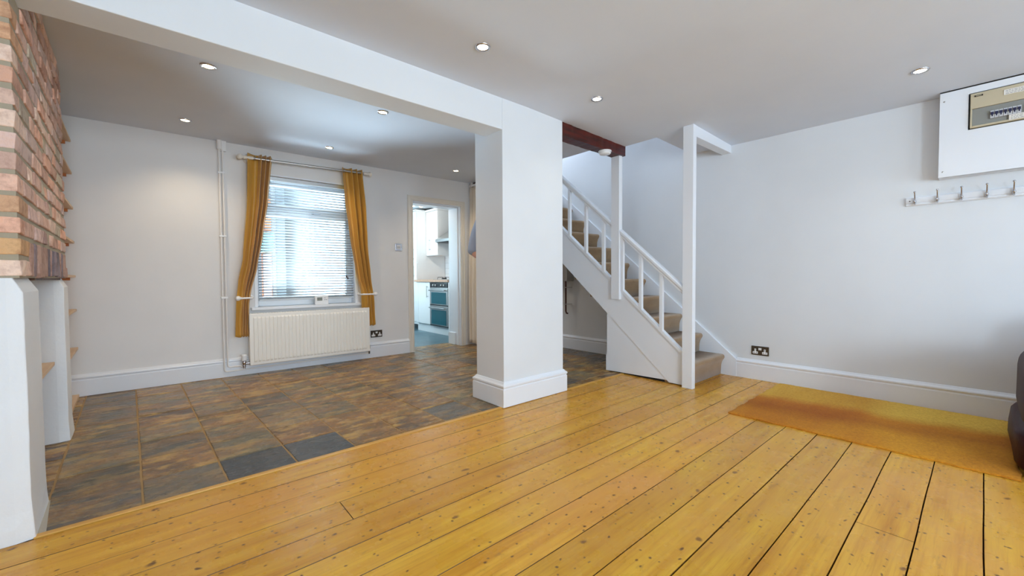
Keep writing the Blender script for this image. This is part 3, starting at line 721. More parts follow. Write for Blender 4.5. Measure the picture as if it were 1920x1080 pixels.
def holdback(s0, s1, label):
    t = thing('curtain_holdback', B(s0, 0.1, 0.757), label, 'curtain holdback', 'white curtain holdbacks')
    b = MB(B); sg = 1 if s1 > s0 else -1
    b.tube([(s0, 0.0, 0.757), (s0, 0.11, 0.757), (s0+sg*0.008, 0.134, 0.757), (s0+sg*0.03, 0.142, 0.757), (s1, 0.142, 0.757)], 0.009, 12)
    b.lathe([(0.001, 0.004), (0.022, 0.003), (0.024, 0)], (s0, 0, 0.757), (0, 1, 0), 16); b.build('arm', M_pvc, t)
    b = MB(B); b.lathe([(0.001, 0), (0.012, 0), (0.013, 0.004), (0.009, 0.008), (0.019, 0.018), (0.024, 0.030), (0.021, 0.043), (0.010, 0.052), (0.001, 0.054)], (s1, 0.142, 0.757), (sg, 0, 0), 20); b.build('knob', M_pvc, t)
holdback(0.668, 0.578, 'white knobbed holdback gathering the curtain beside the pipes')
holdback(1.712, 1.835, 'white knobbed holdback gathering the curtain nearest the doorway')

# ------------------------------------------------------------------ radiator and pipes
rd = thing('radiator', B(1.2, 0.08, 0.1), 'white ribbed panel radiator under the rear window', 'radiator')
RX0, RX1, RZ0, RZ1 = 0.635, 1.797, 0.100, 0.602
b = MB(B); NR = 33; m0 = 0.028; pitch = (RX1-RX0-2*m0)/NR; rows = []
zs = [RZ0, RZ0+0.006, RZ0+0.030, RZ0+0.045, RZ1-0.045, RZ1-0.030, RZ1-0.006, RZ1]
xs = [RX0, RX0+0.004]
for i in range(NR):
    a = RX0+m0+i*pitch; xs += [a+pitch*0.06, a+pitch*0.22, a+pitch*0.78, a+pitch*0.94]
xs += [RX1-0.004, RX1]
for zi, z in enumerate(zs):
    row = []
    for xi, x in enumerate(xs):
        d = 0.128
        if zi in (0, 7) or xi in (0, len(xs)-1): d = 0.122
        elif zi in (3, 4) and 2 <= xi < len(xs)-2 and (xi-2) % 4 in (1, 2): d = 0.1365
        row.append((x, d, z))
    rows.append(row)
b.grid(rows, 0, None, False); b.build('front_panel', M_rad, rd)
b = MB(B); b.box(RX0+0.01, RX1-0.01, 0.035, 0.045, RZ0, RZ1-0.01); b.build('rear_panel', M_rad, rd)
for x0 in (RX0-0.002, RX1-0.004):
    b = MB(B); b.box(x0, x0+0.006, 0.035, 0.1265, RZ0+0.006, RZ1-0.002); b.build('side_cover', M_rad, rd, 0.001)
b = MB(B)
b.box(RX0, RX1, 0.035, 0.040, RZ1-0.004, RZ1+0.002); b.box(RX0, RX1, 0.120, 0.126, RZ1-0.004, RZ1+0.002)
for i in range(48):
    x = RX0+0.01+(RX1-RX0-0.03)*i/47; b.box(x, x+0.008, 0.040, 0.120, RZ1-0.003, RZ1)
b.build('top_grille', M_rad, rd)
b = MB(B); b.tube([(0.588, 0.085, 0.075), (0.588, 0.085, 0.13)], 0.011, 12); b.tube([(0.588, 0.085, 0.122), (0.64, 0.085, 0.122)], 0.012, 12); b.lathe([(0.015, 0), (0.016, 0.008), (0.015, 0.016)], (0.588, 0.085, 0.09), n=6); b.lathe([(0.013, -0.02), (0.018, -0.014), (0.018, 0.01), (0.012, 0.016)], (0.588, 0.085, 0.135), n=12); b.build('valve_body', M_chrome, rd)
b = MB(B); b.lathe([(0.014, 0), (0.021, 0.004), (0.023, 0.012), (0.021, 0.045), (0.023, 0.05), (0.021, 0.062), (0.001, 0.064)], (0.588, 0.085, 0.148), n=20); b.build('thermostatic_head', M_pvc, rd)
b = MB(B); b.tube([(1.815, 0.06, 0.060), (1.815, 0.06, 0.125)], 0.0085, 10); b.lathe([(0.011, 0), (0.013, 0.01), (0.012, 0.045), (0.001, 0.047)], (1.815, 0.06, 0.118), n=14); b.tube([(1.795, 0.06, 0.115), (1.815, 0.06, 0.115)], 0.008, 10); b.build('lockshield_valve', M_nickel, rd)
pp = thing('heating_pipe', B(0.44, 0.03, 1), 'outer white heating pipe running down the rear wall and under the radiator', 'pipe', 'white heating pipes on the rear wall')
b = MB(B); b.tube([(0.437, 0.036, 2.16), (0.437, 0.036, 0.075), (0.441, 0.036, 0.062), (0.452, 0.036, 0.056), (0.50, 0.036, 0.056), (1.80, 0.05, 0.072), (1.812, 0.056, 0.074)], 0.0075, 12); b.build('tube', M_pipe, pp)
pq = thing('heating_pipe', B(0.47, 0.03, 1), 'inner white heating pipe turning in to the thermostatic valve', 'pipe', 'white heating pipes on the rear wall')
b = MB(B); b.tube([(0.464, 0.036, 2.16), (0.464, 0.036, 0.115), (0.468, 0.036, 0.101), (0.482, 0.036, 0.095), (0.56, 0.05, 0.096), (0.580, 0.07, 0.086), (0.588, 0.085, 0.082)], 0.0075, 12); b.build('tube', M_pipe, pq)
for z in (1.945, 1.348, 0.764):
    b = MB(B); b.box(0.424, 0.477, 0.0, 0.047, z-0.009, z+0.009); b.build('clip', M_pvc, pp, 0.004)
pb = thing('pipe_box', B(0.45, 0.02, 2.2), 'small white pipe boxing where the pipes meet the ceiling', 'box')
b = MB(B); b.box(0.448, 0.494, 0.0, 0.035, 2.150, 2.246); b.build('cover', M_pvc, pb, 0.003)
b = MB(B); b.tube([(0.440, 0.036, 2.160), (0.440, 0.036, 2.246)], 0.021, 14); b.build('collar', M_pvc, pb)

# ------------------------------------------------------------------ switches and sockets
sw = thing('light_switch', B(2.22, 0, 1.32), 'square chrome light switch beside the kitchen doorway', 'light switch')
b = MB(B); b.box(2.177, 2.263, 0.0, 0.007, 1.275, 1.361); b.build('plate', M_chrome, sw, 0.002)
b = MB(B); b.box(2.197, 2.243, 0.0065, 0.0085, 1.296, 1.340); b.build('surround', M_pvc, sw, 0.001)
b = MB(B); b.box(2.203, 2.217, 0.008, 0.013, 1.308, 1.328); b.box(2.224, 2.237, 0.008, 0.013, 1.308, 1.328); b.build('rocker', M_meter, sw, 0.001)
for x in (2.186, 2.254):
    b = MB(B); b.lathe([(0.003, 0), (0.003, 0.001), (0.0005, 0.0015)], (x, 0.007, 1.318), (0, 1, 0), 8); b.build('screw', M_black, sw)
def socket(name, conv, c, z, label, platem):
    t = thing(name, conv(c, 0, z) if conv is B else conv(0, c, z), label, 'wall socket', 'double wall sockets')
    xf = conv if conv is B else (lambda s, d, zz: Rr(d, -s, zz))
    cc = c if conv is B else -c
    b = MB(xf); b.box(cc-0.07, cc+0.07, 0, 0.008, z-0.041, z+0.041); b.build('plate', platem, t, 0.002)
    for dx in (-0.038, 0.038):
        b = MB(xf); b.box(cc+dx-0.021, cc+dx+0.021, 0.0075, 0.0095, z-0.028, z-0.008); b.box(cc+dx-0.007, cc+dx+0.007, 0.0075, 0.0095, z-0.010, z+0.016); b.build('outlet', M_pvc, t, 0.0008)
        b = MB(xf)
        for ax, az, w, h in ((0, 0.006, 0.0025, 0.005), (-0.011, -0.018, 0.004, 0.0025), (0.011, -0.018, 0.004, 0.0025)): b.box(cc+dx+ax-w, cc+dx+ax+w, 0.0093, 0.0099, z+az-h, z+az+h)
        b.build('pin_slots', M_black, t)
    b = MB(xf); b.box(cc-0.012, cc-0.001, 0.0075, 0.012, z+0.006, z+0.026); b.box(cc+0.001, cc+0.012, 0.0075, 0.012, z+0.006, z+0.026); b.build('switches', M_pvc, t, 0.001)
socket('wall_socket', B, 1.926, 0.277, 'double socket low on the rear wall beside the radiator', M_nickel)
socket('wall_socket', Rr, 1.307, 0.263, 'double socket low on the right wall near the stair foot', M_nickel)

# ------------------------------------------------------------------ coat rack
cr = thing('coat_rack', Rr(0.01, 0.0, 1.46), 'white board coat rack with a row of chrome hooks on the right wall', 'coat rack')
b = MB(lambda y, d, z: Rr(d, y, z)); CE = 0.376
prof = [(0, 1.438), (0.012, 1.438), (0.017, 1.443), (0.018, 1.450), (0.014, 1.454), (0.018, 1.458), (0.018, 1.492), (0.012, 1.498), (0, 1.498)]
b = MB(); b.sweep(prof, -0.95, CE, lambda y, d, z: Rr(d, y, z)); b.build('board', M_gloss, cr, 0.001)
b = MB(); b.lathe([(0.004, 0), (0.004, 0.001), (0.001, 0.0015)], Rr(0.018, 0.356, 1.472), (-1, 0, 0), 10); b.build('screw', M_nickel, cr)
for k, y in enumerate((0.329, 0.218, 0.106, -0.005, -0.116, -0.228, -0.34, -0.45, -0.56, -0.67, -0.78)):
    b = MB(); z0 = 1.468
    P = lambda d, z: Rr(0.018+d, y, z)
    b.lathe([(0.001, 0.0045), (0.007, 0.004), (0.0085, 0)], P(0, z0), (-1, 0, 0), 14)
    b.tube([P(0.002, z0-0.012), P(0.006, z0-0.004), P(0.010, z0+0.006), P(0.018, z0+0.022), P(0.030, z0+0.040), P(0.036, z0+0.055)], [0.007, 0.0075, 0.006, 0.004, 0.0035, 0.0035], 10)
    b.tube([P(0.004, z0-0.008), P(0.016, z0-0.022), P(0.030, z0-0.020), P(0.036, z0-0.008)], [0.006, 0.0055, 0.0045, 0.005], 10)
    b.lathe([(0.001, -0.007), (0.006, -0.004), (0.007, 0), (0.006, 0.005), (0.001, 0.007)], P(0.037, z0+0.060), n=12)
    b.lathe([(0.001, -0.009), (0.008, -0.005), (0.0095, 0), (0.008, 0.005), (0.001, 0.009)], P(0.037, z0-0.004), n=12)
    b.build('hook', M_chrome, cr)

# ------------------------------------------------------------------ fuse cupboard and consumer unit
fc = thing('meter_cupboard', (4.05, -0.2, 1.85), 'white boxed-in cupboard high on the right wall around the fuse board', 'cupboard')
FX = 4.0; YL, YR2, ZB, ZT = 0.212, -0.62, 1.598, 2.158
CY0, CY1, CZ0, CZ1 = -0.34, 0.083, 1.884, 2.116
b = MB()   # front with a cut-out
for y0, y1, z0, z1 in ((YR2, CY0, ZB, ZT), (CY1, YL, ZB, ZT), (CY0, CY1, ZB, CZ0), (CY0, CY1, CZ1, ZT)): b.box(FX, FX+0.015, y0, y1, z0, z1)
b.build('front', M_gloss, fc)
for _a in (YL-0.015, YR2):
    b = MB(); b.box(FX+0.015, 4.108, _a, _a+0.014, ZB, ZT); b.build('side', M_gloss, fc)
b = MB(); b.box(FX+0.004, 4.108, YR2, YL-0.015, ZB, ZB+0.014); b.build('bottom', M_gloss, fc, 0.001)
b = MB(); b.box(FX+0.006, 4.108, YR2, YL, ZT+0.001, 2.19); b.build('shadow_gap', M_darkgap, fc)
for z in (1.635, 2.10):
    b = MB(); b.lathe([(0.005, 0), (0.0045, 0.0012), (0.001, 0.0018)], (FX, 0.192, z), (-1, 0, 0), 10); b.build('screw', M_steel, fc)
cu = thing('consumer_unit', (4.0, -0.12, 2.0), 'cream and grey fuse board with dark breakers behind a clear flap', 'fuse box')
b = MB(); b.box(FX+0.02, FX+0.08, CY0+0.001, CY1-0.001, CZ0+0.001, CZ1-0.001); b.build('recess', M_black, cu)
b = MB(); b.box(FX-0.012, FX+0.03, CY0+0.006, CY1-0.008, CZ1-0.105, CZ1-0.008); b.box(FX-0.012, FX+0.03, CY1-0.017, CY1-0.008, CZ0+0.006, CZ1-0.105); b.box(FX-0.012, FX+0.03, CY0+0.006, CY1-0.017, CZ0+0.006, CZ0+0.018); b.build('case', M_cu, cu, 0.002)
b = MB(); b.box(FX-0.002, FX+0.02, CY0+0.006, CY1-0.018, CZ0+0.018, CZ1-0.106); b.build('breaker_recess', M_smoke, cu)
for k in range(7):
    y = -0.018-0.0178*k
    b = MB(); b.box(FX-0.014, FX-0.001, y-0.0082, y+0.0082, CZ0+0.045, CZ0+0.092); h = b.build('breaker', M_lightgrey, cu, 0.001)
    b = MB(); b.box(FX-0.020, FX-0.013, y-0.0062, y+0.0062, CZ0+0.066, CZ0+0.082); b.box(FX-0.0145, FX-0.0135, y-0.003, y+0.003, CZ0+0.056, CZ0+0.066); b.build('lever', M_blue, h, 0.0005)
b = MB(); b.box(FX-0.014, FX-0.001, -0.196, -0.150, CZ0+0.045, CZ0+0.098); h = b.build('main_switch', M_lightgrey, cu, 0.001)
b = MB(); b.box(FX-0.022, FX-0.013, -0.165, -0.156, CZ0+0.062, CZ0+0.082); b.build('test_button', M_black, h)
b = MB(); b.box(FX-0.022, FX-0.001, -0.236, -0.200, CZ0+0.052, CZ0+0.094); b.build('red_switch', M_red, cu, 0.002)
b = MB(); b.box(FX-0.0155, FX-0.0125, 0.022, 0.058, CZ1-0.032, CZ1-0.023); pl = b.build('maker_plate', M_black, cu)
b = MB(); b.box(FX-0.0158, FX-0.0150, 0.028, 0.052, CZ1-0.0295, CZ1-0.0265); b.build('lettering', M_cu, pl)
for nm, y0, y1, z0, z1 in (('warning_label', -0.19, -0.062, CZ1-0.060, CZ1-0.028), ('circuit_label', -0.30, -0.085, CZ0+0.012, CZ0+0.044)):
    b = MB(); b.box(FX-0.0148, FX-0.0125, y0, y1, z0, z1); lb = b.build(nm, M_spec, cu, 0.001)
    b = MB(); r4 = random.Random(9)
    for q in range(3):
        z = z1-0.008-q*0.009; y = y1-0.008
        while y > y0+0.012:
            w = r4.uniform(0.004, 0.014); b.box(FX-0.0153, FX-0.0146, max(y-w, y0+0.006), y, z-0.0012, z+0.0012); y -= w+0.004
    b.build('print', M_ink, lb)

# ------------------------------------------------------------------ coir mat
b = MB(); NXm, NYm = 60, 60; rm = random.Random(4)
mx0, mx1, my0, my1 = -0.56, 0.555, -0.63, 0.63
def edge(a): return 0.004*math.sin(a*31)+rm.uniform(-0.002, 0.002)
rows = []
for i in range(NXm+1):
    row = []
    for j in range(NYm+1):
        x = mx0+(mx1-mx0)*i/NXm; y = my0+(my1-my0)*j/NYm
        if i in (0, NXm): x += edge(y)
        if j in (0, NYm): y += edge(x)
        z = 0.014+rm.uniform(-0.0012, 0.0012) - (0.006 if i in (0, NXm) or j in (0, NYm) else 0)
        row.append((x, y, z))
    rows.append(row)
b.grid(rows, 0, None, True)
rim = rows[0]+[r[-1] for r in rows[1:]]+list(reversed(rows[-1][:-1]))+[r[0] for r in reversed(rows[1:-1])]
b.grid([rim, [(x, y, 0.0005) for x, y, z in rim]], 0, None, False, True)
o = b.build('coir_mat', M_mat); o.location = (3.495, 0.505, 0.0); o.rotation_euler = (0, 0, 0.012)
tag(o, 'large orange brown coir doormat lying on the boards by the right wall', 'mat')

# ------------------------------------------------------------------ leather sofa at the frame edge
def softbox(b, c, h, e=0.35, n=18, sag=0.0, seed=0):
    rows = []
    for i in range(n+1):
        th = -math.pi/2+math.pi*i/n; row = []
        for j in range(2*n):
            ph = 2*math.pi*j/(2*n); sg = lambda v, p: math.copysign(abs(v)**p, v)
            x = sg(math.cos(th), e)*sg(math.cos(ph), e); y = sg(math.cos(th), e)*sg(math.sin(ph), e); z = sg(math.sin(th), e)
            wr = 1+0.008*math.sin(3*x+4*z+seed)+0.004*math.sin(9*z+4*x+seed)
            row.append((c[0]+h[0]*x*wr, c[1]+h[1]*y*wr, c[2]+h[2]*z*(1-sag*(1-x*x))))
        rows.append(row)
    b.grid(rows, 0, None, True, True)
sf = thing('sofa', (3.4, -0.9, 0), 'dark burgundy leather sofa just entering the picture over the mat end', 'sofa')
b = MB(); softbox(b, (3.38, -0.87, 0.12), (0.455, 0.765, 0.12), 0.28, seed=1); b.build('base', M_leather, sf)
b = MB(); softbox(b, (3.42, -0.31, 0.35), (0.43, 0.18, 0.19), 0.42, seed=2); b.build('arm', M_leather, sf)
b = MB(); softbox(b, (3.42, -1.42, 0.37), (0.40, 0.10, 0.17), 0.5, seed=5); b.build('arm', M_leather, sf)
b = MB(); softbox(b, (3.25, -0.87, 0.32), (0.30, 0.42, 0.09), 0.35, seed=3); b.build('seat_cushion', M_leather, sf)
b = MB(); softbox(b, (3.74, -0.87, 0.48), (0.10, 0.52, 0.26), 0.4, seed=4); b.build('backrest', M_leather, sf)

# ------------------------------------------------------------------ downlights
def downlight(x, y, z, label, warm, power):
    t = thing('downlight', (x, y, z), label, 'ceiling light', 'recessed ceiling spotlights')
    o3 = (x, y, z)
    b = MB(); b.lathe([(0.028, 0.001), (0.029, -0.002), (0.033, -0.004), (0.040, -0.004), (0.043, 0.000), (0.043, 0.004)], o3, n=32); b.build('bezel', M_chrome, t)
    b = MB(); b.lathe([(0.029, -0.001), (0.024, -0.0025), (0.0005, -0.003)], o3, n=24); b.build('lamp', M_lampY if warm else M_lampW, t)
    l = bpy.data.lights.new('downlight_beam', 'SPOT'); l.spot_size = math.radians(125); l.spot_blend = 0.9; l.energy = power; l.shadow_soft_size = 0.03
    l.color = (1, 0.80, 0.55) if warm else (1, 0.93, 0.82)
    lo = bpy.data.objects.new('downlight_beam', l); COL.objects.link(lo); lo.location = (x, y, z-0.012)
downlight(0.247, 3.118, 2.2435, 'warm spotlight in the rear ceiling, behind the boxed beam on the chimney side', True, 18)
downlight(1.347, 3.103, 2.2435, 'warm spotlight in the rear ceiling, behind the boxed beam nearer the pier', True, 18)
downlight(0.178, 4.290, 2.2435, 'warm spotlight in the rear ceiling between the alcove shelves and the window', True, 18)
downlight(1.296, 4.281, 2.2435, 'warm spotlight in the rear ceiling over the right half of the window', True, 18)
downlight(2.756, 4.231, 2.2435, 'warm spotlight in the rear ceiling in front of the kitchen doorway', True, 18)
downlight(1.374, 1.829, cz(1.374)-0.0015, 'white spotlight in the front ceiling in front of the boxed beam', False, 4)
downlight(2.379, 1.820, cz(2.379)-0.0015, 'white spotlight in the front ceiling in front of the dark timber beam', False, 4)
downlight(3.510, 0.272, cz(3.51)-0.0015, 'white spotlight in the front ceiling beside the fuse cupboard', False, 4)
for (x, y) in ((1.37, 0.27), (2.4, 0.27)):
    pass

# ------------------------------------------------------------------ kitchen doorway
d1 = thing('door_1', (2.76, 4.7, 0), 'cream painted frame of the open doorway to the kitchen', 'doorway'); d1['kind'] = 'structure'
ARC = [(0.0, 0), (0.018, 0), (0.022, 0.006), (0.022, 0.016), (0.016, 0.022), (0.014, 0.040), (0.018, 0.046), (0.018, 0.055), (0.012, 0.064), (0.0, 0.066)]
def archi(side):
    b = MB(); 
    if side == 'l': rows = [[B(DX0+0.004-w, d, z) for d, w in ARC] for z in (0.0, DZ+0.012)]; rows[1] = [B(DX0+0.004-w, d, DZ-0.004+w) for d, w in ARC]
    elif side == 'r': rows = [[B(DX1-0.004+w, d, 0.0) for d, w in ARC], [B(DX1-0.004+w, d, DZ-0.004+w) for d, w in ARC]]
    else: rows = [[B(DX0+0.004-w, d, DZ-0.004+w) for d, w in ARC], [B(DX1-0.004+w, d, DZ-0.004+w) for d, w in ARC]]
    b.grid(rows, 0, None, False, True); b.add(rows[0], [tuple(range(10))]); b.add(rows[1], [tuple(range(10))]); b.build('architrave', M_cream, d1)
for q in 'lrt': archi(q)
b = MB(B); b.box(DX0-0.005, DX0+0.012, T, 0.001, 0, DZ); b.box(DX1-0.014, DX1+0.005, T, 0.001, 0, DZ); b.box(DX0+0.012, DX1-0.014, T, 0.001, DZ-0.014, DZ+0.003); b.build('lining', M_gloss, d1, 0.001)
b = MB(B); b.box(DX0+0.012, DX0+0.024, -0.09, -0.05, 0, DZ-0.014); b.box(DX1-0.026, DX1-0.014, -0.09, -0.05, 0, DZ-0.014); b.box(DX0+0.012, DX1-0.014, -0.09, -0.05, DZ-0.026, DZ-0.014); b.build('door_stop', M_gloss, d1, 0.001)
b = MB(B); b.box(DX1-0.034, DX1-0.014, -0.29, -0.12, 0, 0.165); struct(b.build('baseboard_reveal', M_gloss, None, 0.003), 'short piece of skirting inside the kitchen doorway')

# cream curtain hanging along the hall side, with its rail
ck = thing('curtain_rail', (3.27, 4.4, 2.2), 'short white curtain rail at the ceiling by the kitchen doorway', 'curtain rail')
b = MB(); b.box(3.262, 3.292, 4.05, 4.66, 2.185, 2.215); b.build('rail', M_pvc, ck, 0.003)
b = MB(); b.tube([(3.277, 4.662, 2.20), (3.277, 4.640, 2.20)], 0.026, 14); b.box(3.265, 3.29, 4.62, 4.65, 2.19, 2.245); b.build('bracket', M_pvc, ck, 0.002)
b = MB(); b.box(3.30, 3.36, 4.00, 4.655, 2.11, 2.245); struct(b.build('trim_4', M_beam), 'dark timber above the cream curtain')
b = MB(); rows = []
for i in range(41):
    z = 0.035+(2.172-0.035)*i/40; row = []
    for j in range(141):
        u = j/140; y = 4.668-0.60*u; a = 0.030*(0.55+0.45*math.sin(math.pi*min(1, z/2.2)))*(1.15-0.25*z/2.2)
        row.append((3.262+a*math.sin(2*math.pi*9*u+0.5*math.sin(2*z))+0.008*math.sin(2*math.pi*21*u+z)-0.03*(1-z/2.2), y, z+0.006*math.sin(9*u)))
    rows.append(row)
b.grid(rows, 0, None, True); o = b.build('cream_curtain', M_creamcloth); solid(o, 0.002); tag(o, 'full length cream curtain hanging beside the kitchen doorway', 'curtain')

# ------------------------------------------------------------------ kitchen
def bhandle(parent, x, y, z0, z1):
    b = MB(); b.tube([(x-0.030, y, z0), (x-0.030, y, z1)], 0.006, 10)
    for z in (z0+0.02, z1-0.02): b.tube([(x-0.030, y, z), (x, y, z)], 0.005, 8)
    b.build('handle', M_steel, parent)
KX = 3.43
bc = thing('base_cabinet', (3.7, 6.3, 0), 'white gloss kitchen base cabinet with a bar handle left of the oven', 'cabinet')
b = MB(); b.box(KX+0.02, 4.05, 6.10, 6.60, 0.14, 0.862); b.build('body', M_kit, bc)
b = MB(); b.box(KX, KX+0.018, 6.105, 6.515, 0.146, 0.855); dr = b.build('door', M_kit, bc, 0.002); bhandle(dr, KX, 6.165, 0.60, 0.80)
b = MB(); b.box(KX, KX+0.018, 6.520, 6.60, 0.146, 0.855); b.build('filler', M_kit, bc, 0.002)
b = MB(); b.box(KX+0.045, KX+0.06, 5.50, 6.62, 0.0, 0.14); b.build('plinth', M_kit, bc)
b = MB(); b.box(KX, 4.05, 5.50, 5.523, 0.0, 0.862); b.build('end_panel', M_kit, bc, 0.001)
ov = thing('oven', (3.6, 5.8, 0.5), 'stainless double oven with dark glass doors under the kitchen worktop', 'oven')
O0, O1 = 5.53, 6.095
b = MB(); b.box(KX+0.02, 4.0, O0, O1, 0.15, 0.855); b.build('body', M_steel, ov)
b = MB(); b.box(KX-0.005, KX+0.018, O0, O1, 0.775, 0.852); cpn = b.build('control_panel', M_black, ov, 0.002)
b = MB()
for y in (5.64, 5.72, 5.90, 5.98): b.lathe([(0.017, 0), (0.016, 0.016), (0.001, 0.018)], (KX-0.005, y, 0.81), (-1, 0, 0), 14)
b.build('knobs', M_steel, cpn)
for z0, z1 in ((0.490, 0.765), (0.150, 0.475)):
    b = MB(); b.box(KX-0.006, KX+0.018, O0, O1, z0, z1); dd = b.build('door', M_steel, ov, 0.003)
    b = MB(); b.box(KX-0.009, KX-0.005, O0+0.05, O1-0.05, z0+0.015, z1-0.07); b.build('glass', M_glassdark, dd, 0.002)
    b = MB(); b.tube([(KX-0.045, O0+0.04, z1-0.035), (KX-0.045, O1-0.04, z1-0.035)], 0.011, 12); b.tube([(KX-0.045, O0+0.06, z1-0.035), (KX-0.005, O0+0.06, z1-0.035)], 0.007, 8); b.tube([(KX-0.045, O1-0.06, z1-0.035), (KX-0.005, O1-0.06, z1-0.035)], 0.007, 8); b.build('handle', M_steel, dd)
    b = MB(); b.box(KX-0.008, KX+0.004, O0, O1, z0-0.012, z0-0.002); b.build('vent_strip', M_black, dd)
b = MB(); b.box(KX-0.03, 4.058, 5.49, 6.612, 0.864, 0.902); o = b.build('worktop', M_worktop, None, 0.004); tag(o, 'pinkish wood effect kitchen worktop over the oven', 'worktop')
hb = thing('gas_hob', (3.75, 5.85, 0.9), 'black gas hob on the wood effect kitchen worktop', 'hob')
b = MB(); b.box(3.50, 3.99, 5.56, 6.12, 0.901, 0.909); b.build('plate', M_steel, hb, 0.003)
for cx in (3.63, 3.86):
    for cy in (5.70, 5.97):
        b = MB(); b.lathe([(0.045, 0), (0.045, 0.012), (0.03, 0.016), (0.03, 0.022), (0.001, 0.023)], (cx, cy, 0.909), n=18); b.build('burner', M_black, hb)
        b = MB()
        for a in range(4):
            an = a*math.pi/2+0.78; dx, dy = math.cos(an), math.sin(an)
            b.tube([(cx+dx*0.03, cy+dy*0.03, 0.942), (cx+dx*0.11, cy+dy*0.11, 0.942), (cx+dx*0.115, cy+dy*0.115, 0.908)], 0.0055, 6)
        b.build('pan_support', M_black, hb)
tc_ = thing('tall_cabinet', (3.7, 6.9, 0), 'tall white gloss kitchen cabinet at the end of the run', 'cabinet')
b = MB(); b.box(KX+0.05, 4.055, 6.625, 7.5, 0.10, 2.13); b.build('body', M_kit, tc_, 0.002)
b = MB(); b.box(KX+0.03, KX+0.048, 6.628, 7.22, 0.15, 1.2); q = b.build('door', M_kit, tc_, 0.002); bhandle(q, KX+0.03, 6.72, 0.95, 1.15)
b = MB(); b.box(KX+0.03, KX+0.048, 6.628, 7.22, 1.21, 2.12); q = b.build('door', M_kit, tc_, 0.002); bhandle(q, KX+0.03, 6.72, 1.26, 1.46)
wc = thing('wall_cabinet', (3.85, 6.4, 1.7), 'white gloss kitchen wall cabinet with a bar handle beside the hood', 'cabinet')
b = MB(); b.box(3.675, 4.055, 6.21, 6.618, 1.33, 2.115); b.build('body', M_kit, wc, 0.002)
b = MB(); b.box(3.655, 3.673, 6.212, 6.616, 1.335, 2.11); q = b.build('door', M_kit, wc, 0.003); bhandle(q, 3.655, 6.47, 1.42, 1.62)
b = MB(); pf = [(3.63, 2.115), (3.66, 2.115), (3.66, 2.145), (3.64, 2.145)]
b.box(3.635, 4.055, 6.19, 6.62, 2.116, 2.150); b.box(3.44, 4.055, 6.605, 7.5, 2.131, 2.152); b.build('cornice', M_kit, wc, 0.006)
b = MB(); b.box(3.66, 4.055, 6.215, 7.45, 2.152, 2.172); b.build('shadow_gap', M_darkgap, wc)
hd = thing('cooker_hood', (3.8, 5.9, 1.55), 'stainless pyramid cooker hood over the gas hob', 'cooker hood')
b = MB(); b.box(3.60, 4.055, 5.60, 6.20, 1.545, 1.590); b.build('canopy', M_steel, hd, 0.002)
b = MB()
A = [(3.60, 5.60, 1.591), (4.055, 5.60, 1.591), (4.055, 6.20, 1.591), (3.60, 6.20, 1.591)]; C2 = [(3.85, 5.80, 1.80), (4.055, 5.80, 1.80), (4.055, 6.0, 1.80), (3.85, 6.0, 1.80)]
b.grid([A, C2], 0, None, False, True); b.build('pyramid', M_steel, hd)
b = MB(); b.box(3.85, 4.055, 5.80, 6.0, 1.80, 2.188); b.build('chimney', M_steel, hd)
b = MB(); b.box(3.62, 4.03, 5.62, 6.18, 1.537, 1.546); b.build('filter', M_black, hd)
b = MB(); rt = random.Random(2)
for r_ in range(6):
    y = 5.45-0.1*(r_ % 2)
    while y < 6.6:
        b.box(4.052, 4.059, y, min(y+0.197, 6.618), 0.905+0.1*r_, 1.002+0.1*r_); y += 0.2
b.box(4.056, 4.0595, 5.4, 6.62, 0.903, 1.5, 1)
o = b.build('wall_tiles', [M_tilew, M_meter], None, 0.001); struct(o, 'white brick shaped tiles behind the hob')
ks = thing('ceiling_spotlight', (3.12, 5.92, 2.2), 'two-headed spotlight bar glowing on the kitchen ceiling', 'ceiling light')
b = MB(); b.tube([(2.95, 5.94, 2.165), (3.30, 5.90, 2.165)], 0.010, 10); b.lathe([(0.04, 0), (0.04, -0.02), (0.001, -0.022)], (3.12, 5.92, 2.189), n=20); b.tube([(3.12, 5.92, 2.188), (3.12, 5.92, 2.165)], 0.008, 8); b.build('bar', M_pvc, ks)
for x, y in ((3.19, 5.93), (3.045, 5.92)):
    b = MB(); b.tube([(x, y, 2.165), (x, y, 2.13)], 0.006, 8); b.lathe([(0.012, 0.05), (0.03, 0.04), (0.036, 0)], (x, y, 2.085), n=18); q = b.build('lamp_head', M_chrome, ks)
    b = MB(); b.lathe([(0.001, -0.018), (0.02, -0.012), (0.032, 0.0), (0.026, 0.02), (0.001, 0.03)], (x, y, 2.082), n=18); b.build('bulb', emis('kitchen_bulb_glow', (1, 0.88, 0.6, 1), 9), q)
pl_ = bpy.data.lights.new('kitchen_spot_light', 'POINT'); pl_.energy = 12; pl_.shadow_soft_size = 0.05; pl_.color = (1, 0.93, 0.82)
po = bpy.data.objects.new('kitchen_spot_light', pl_); COL.objects.link(po); po.location = (2.9, 5.8, 1.95)

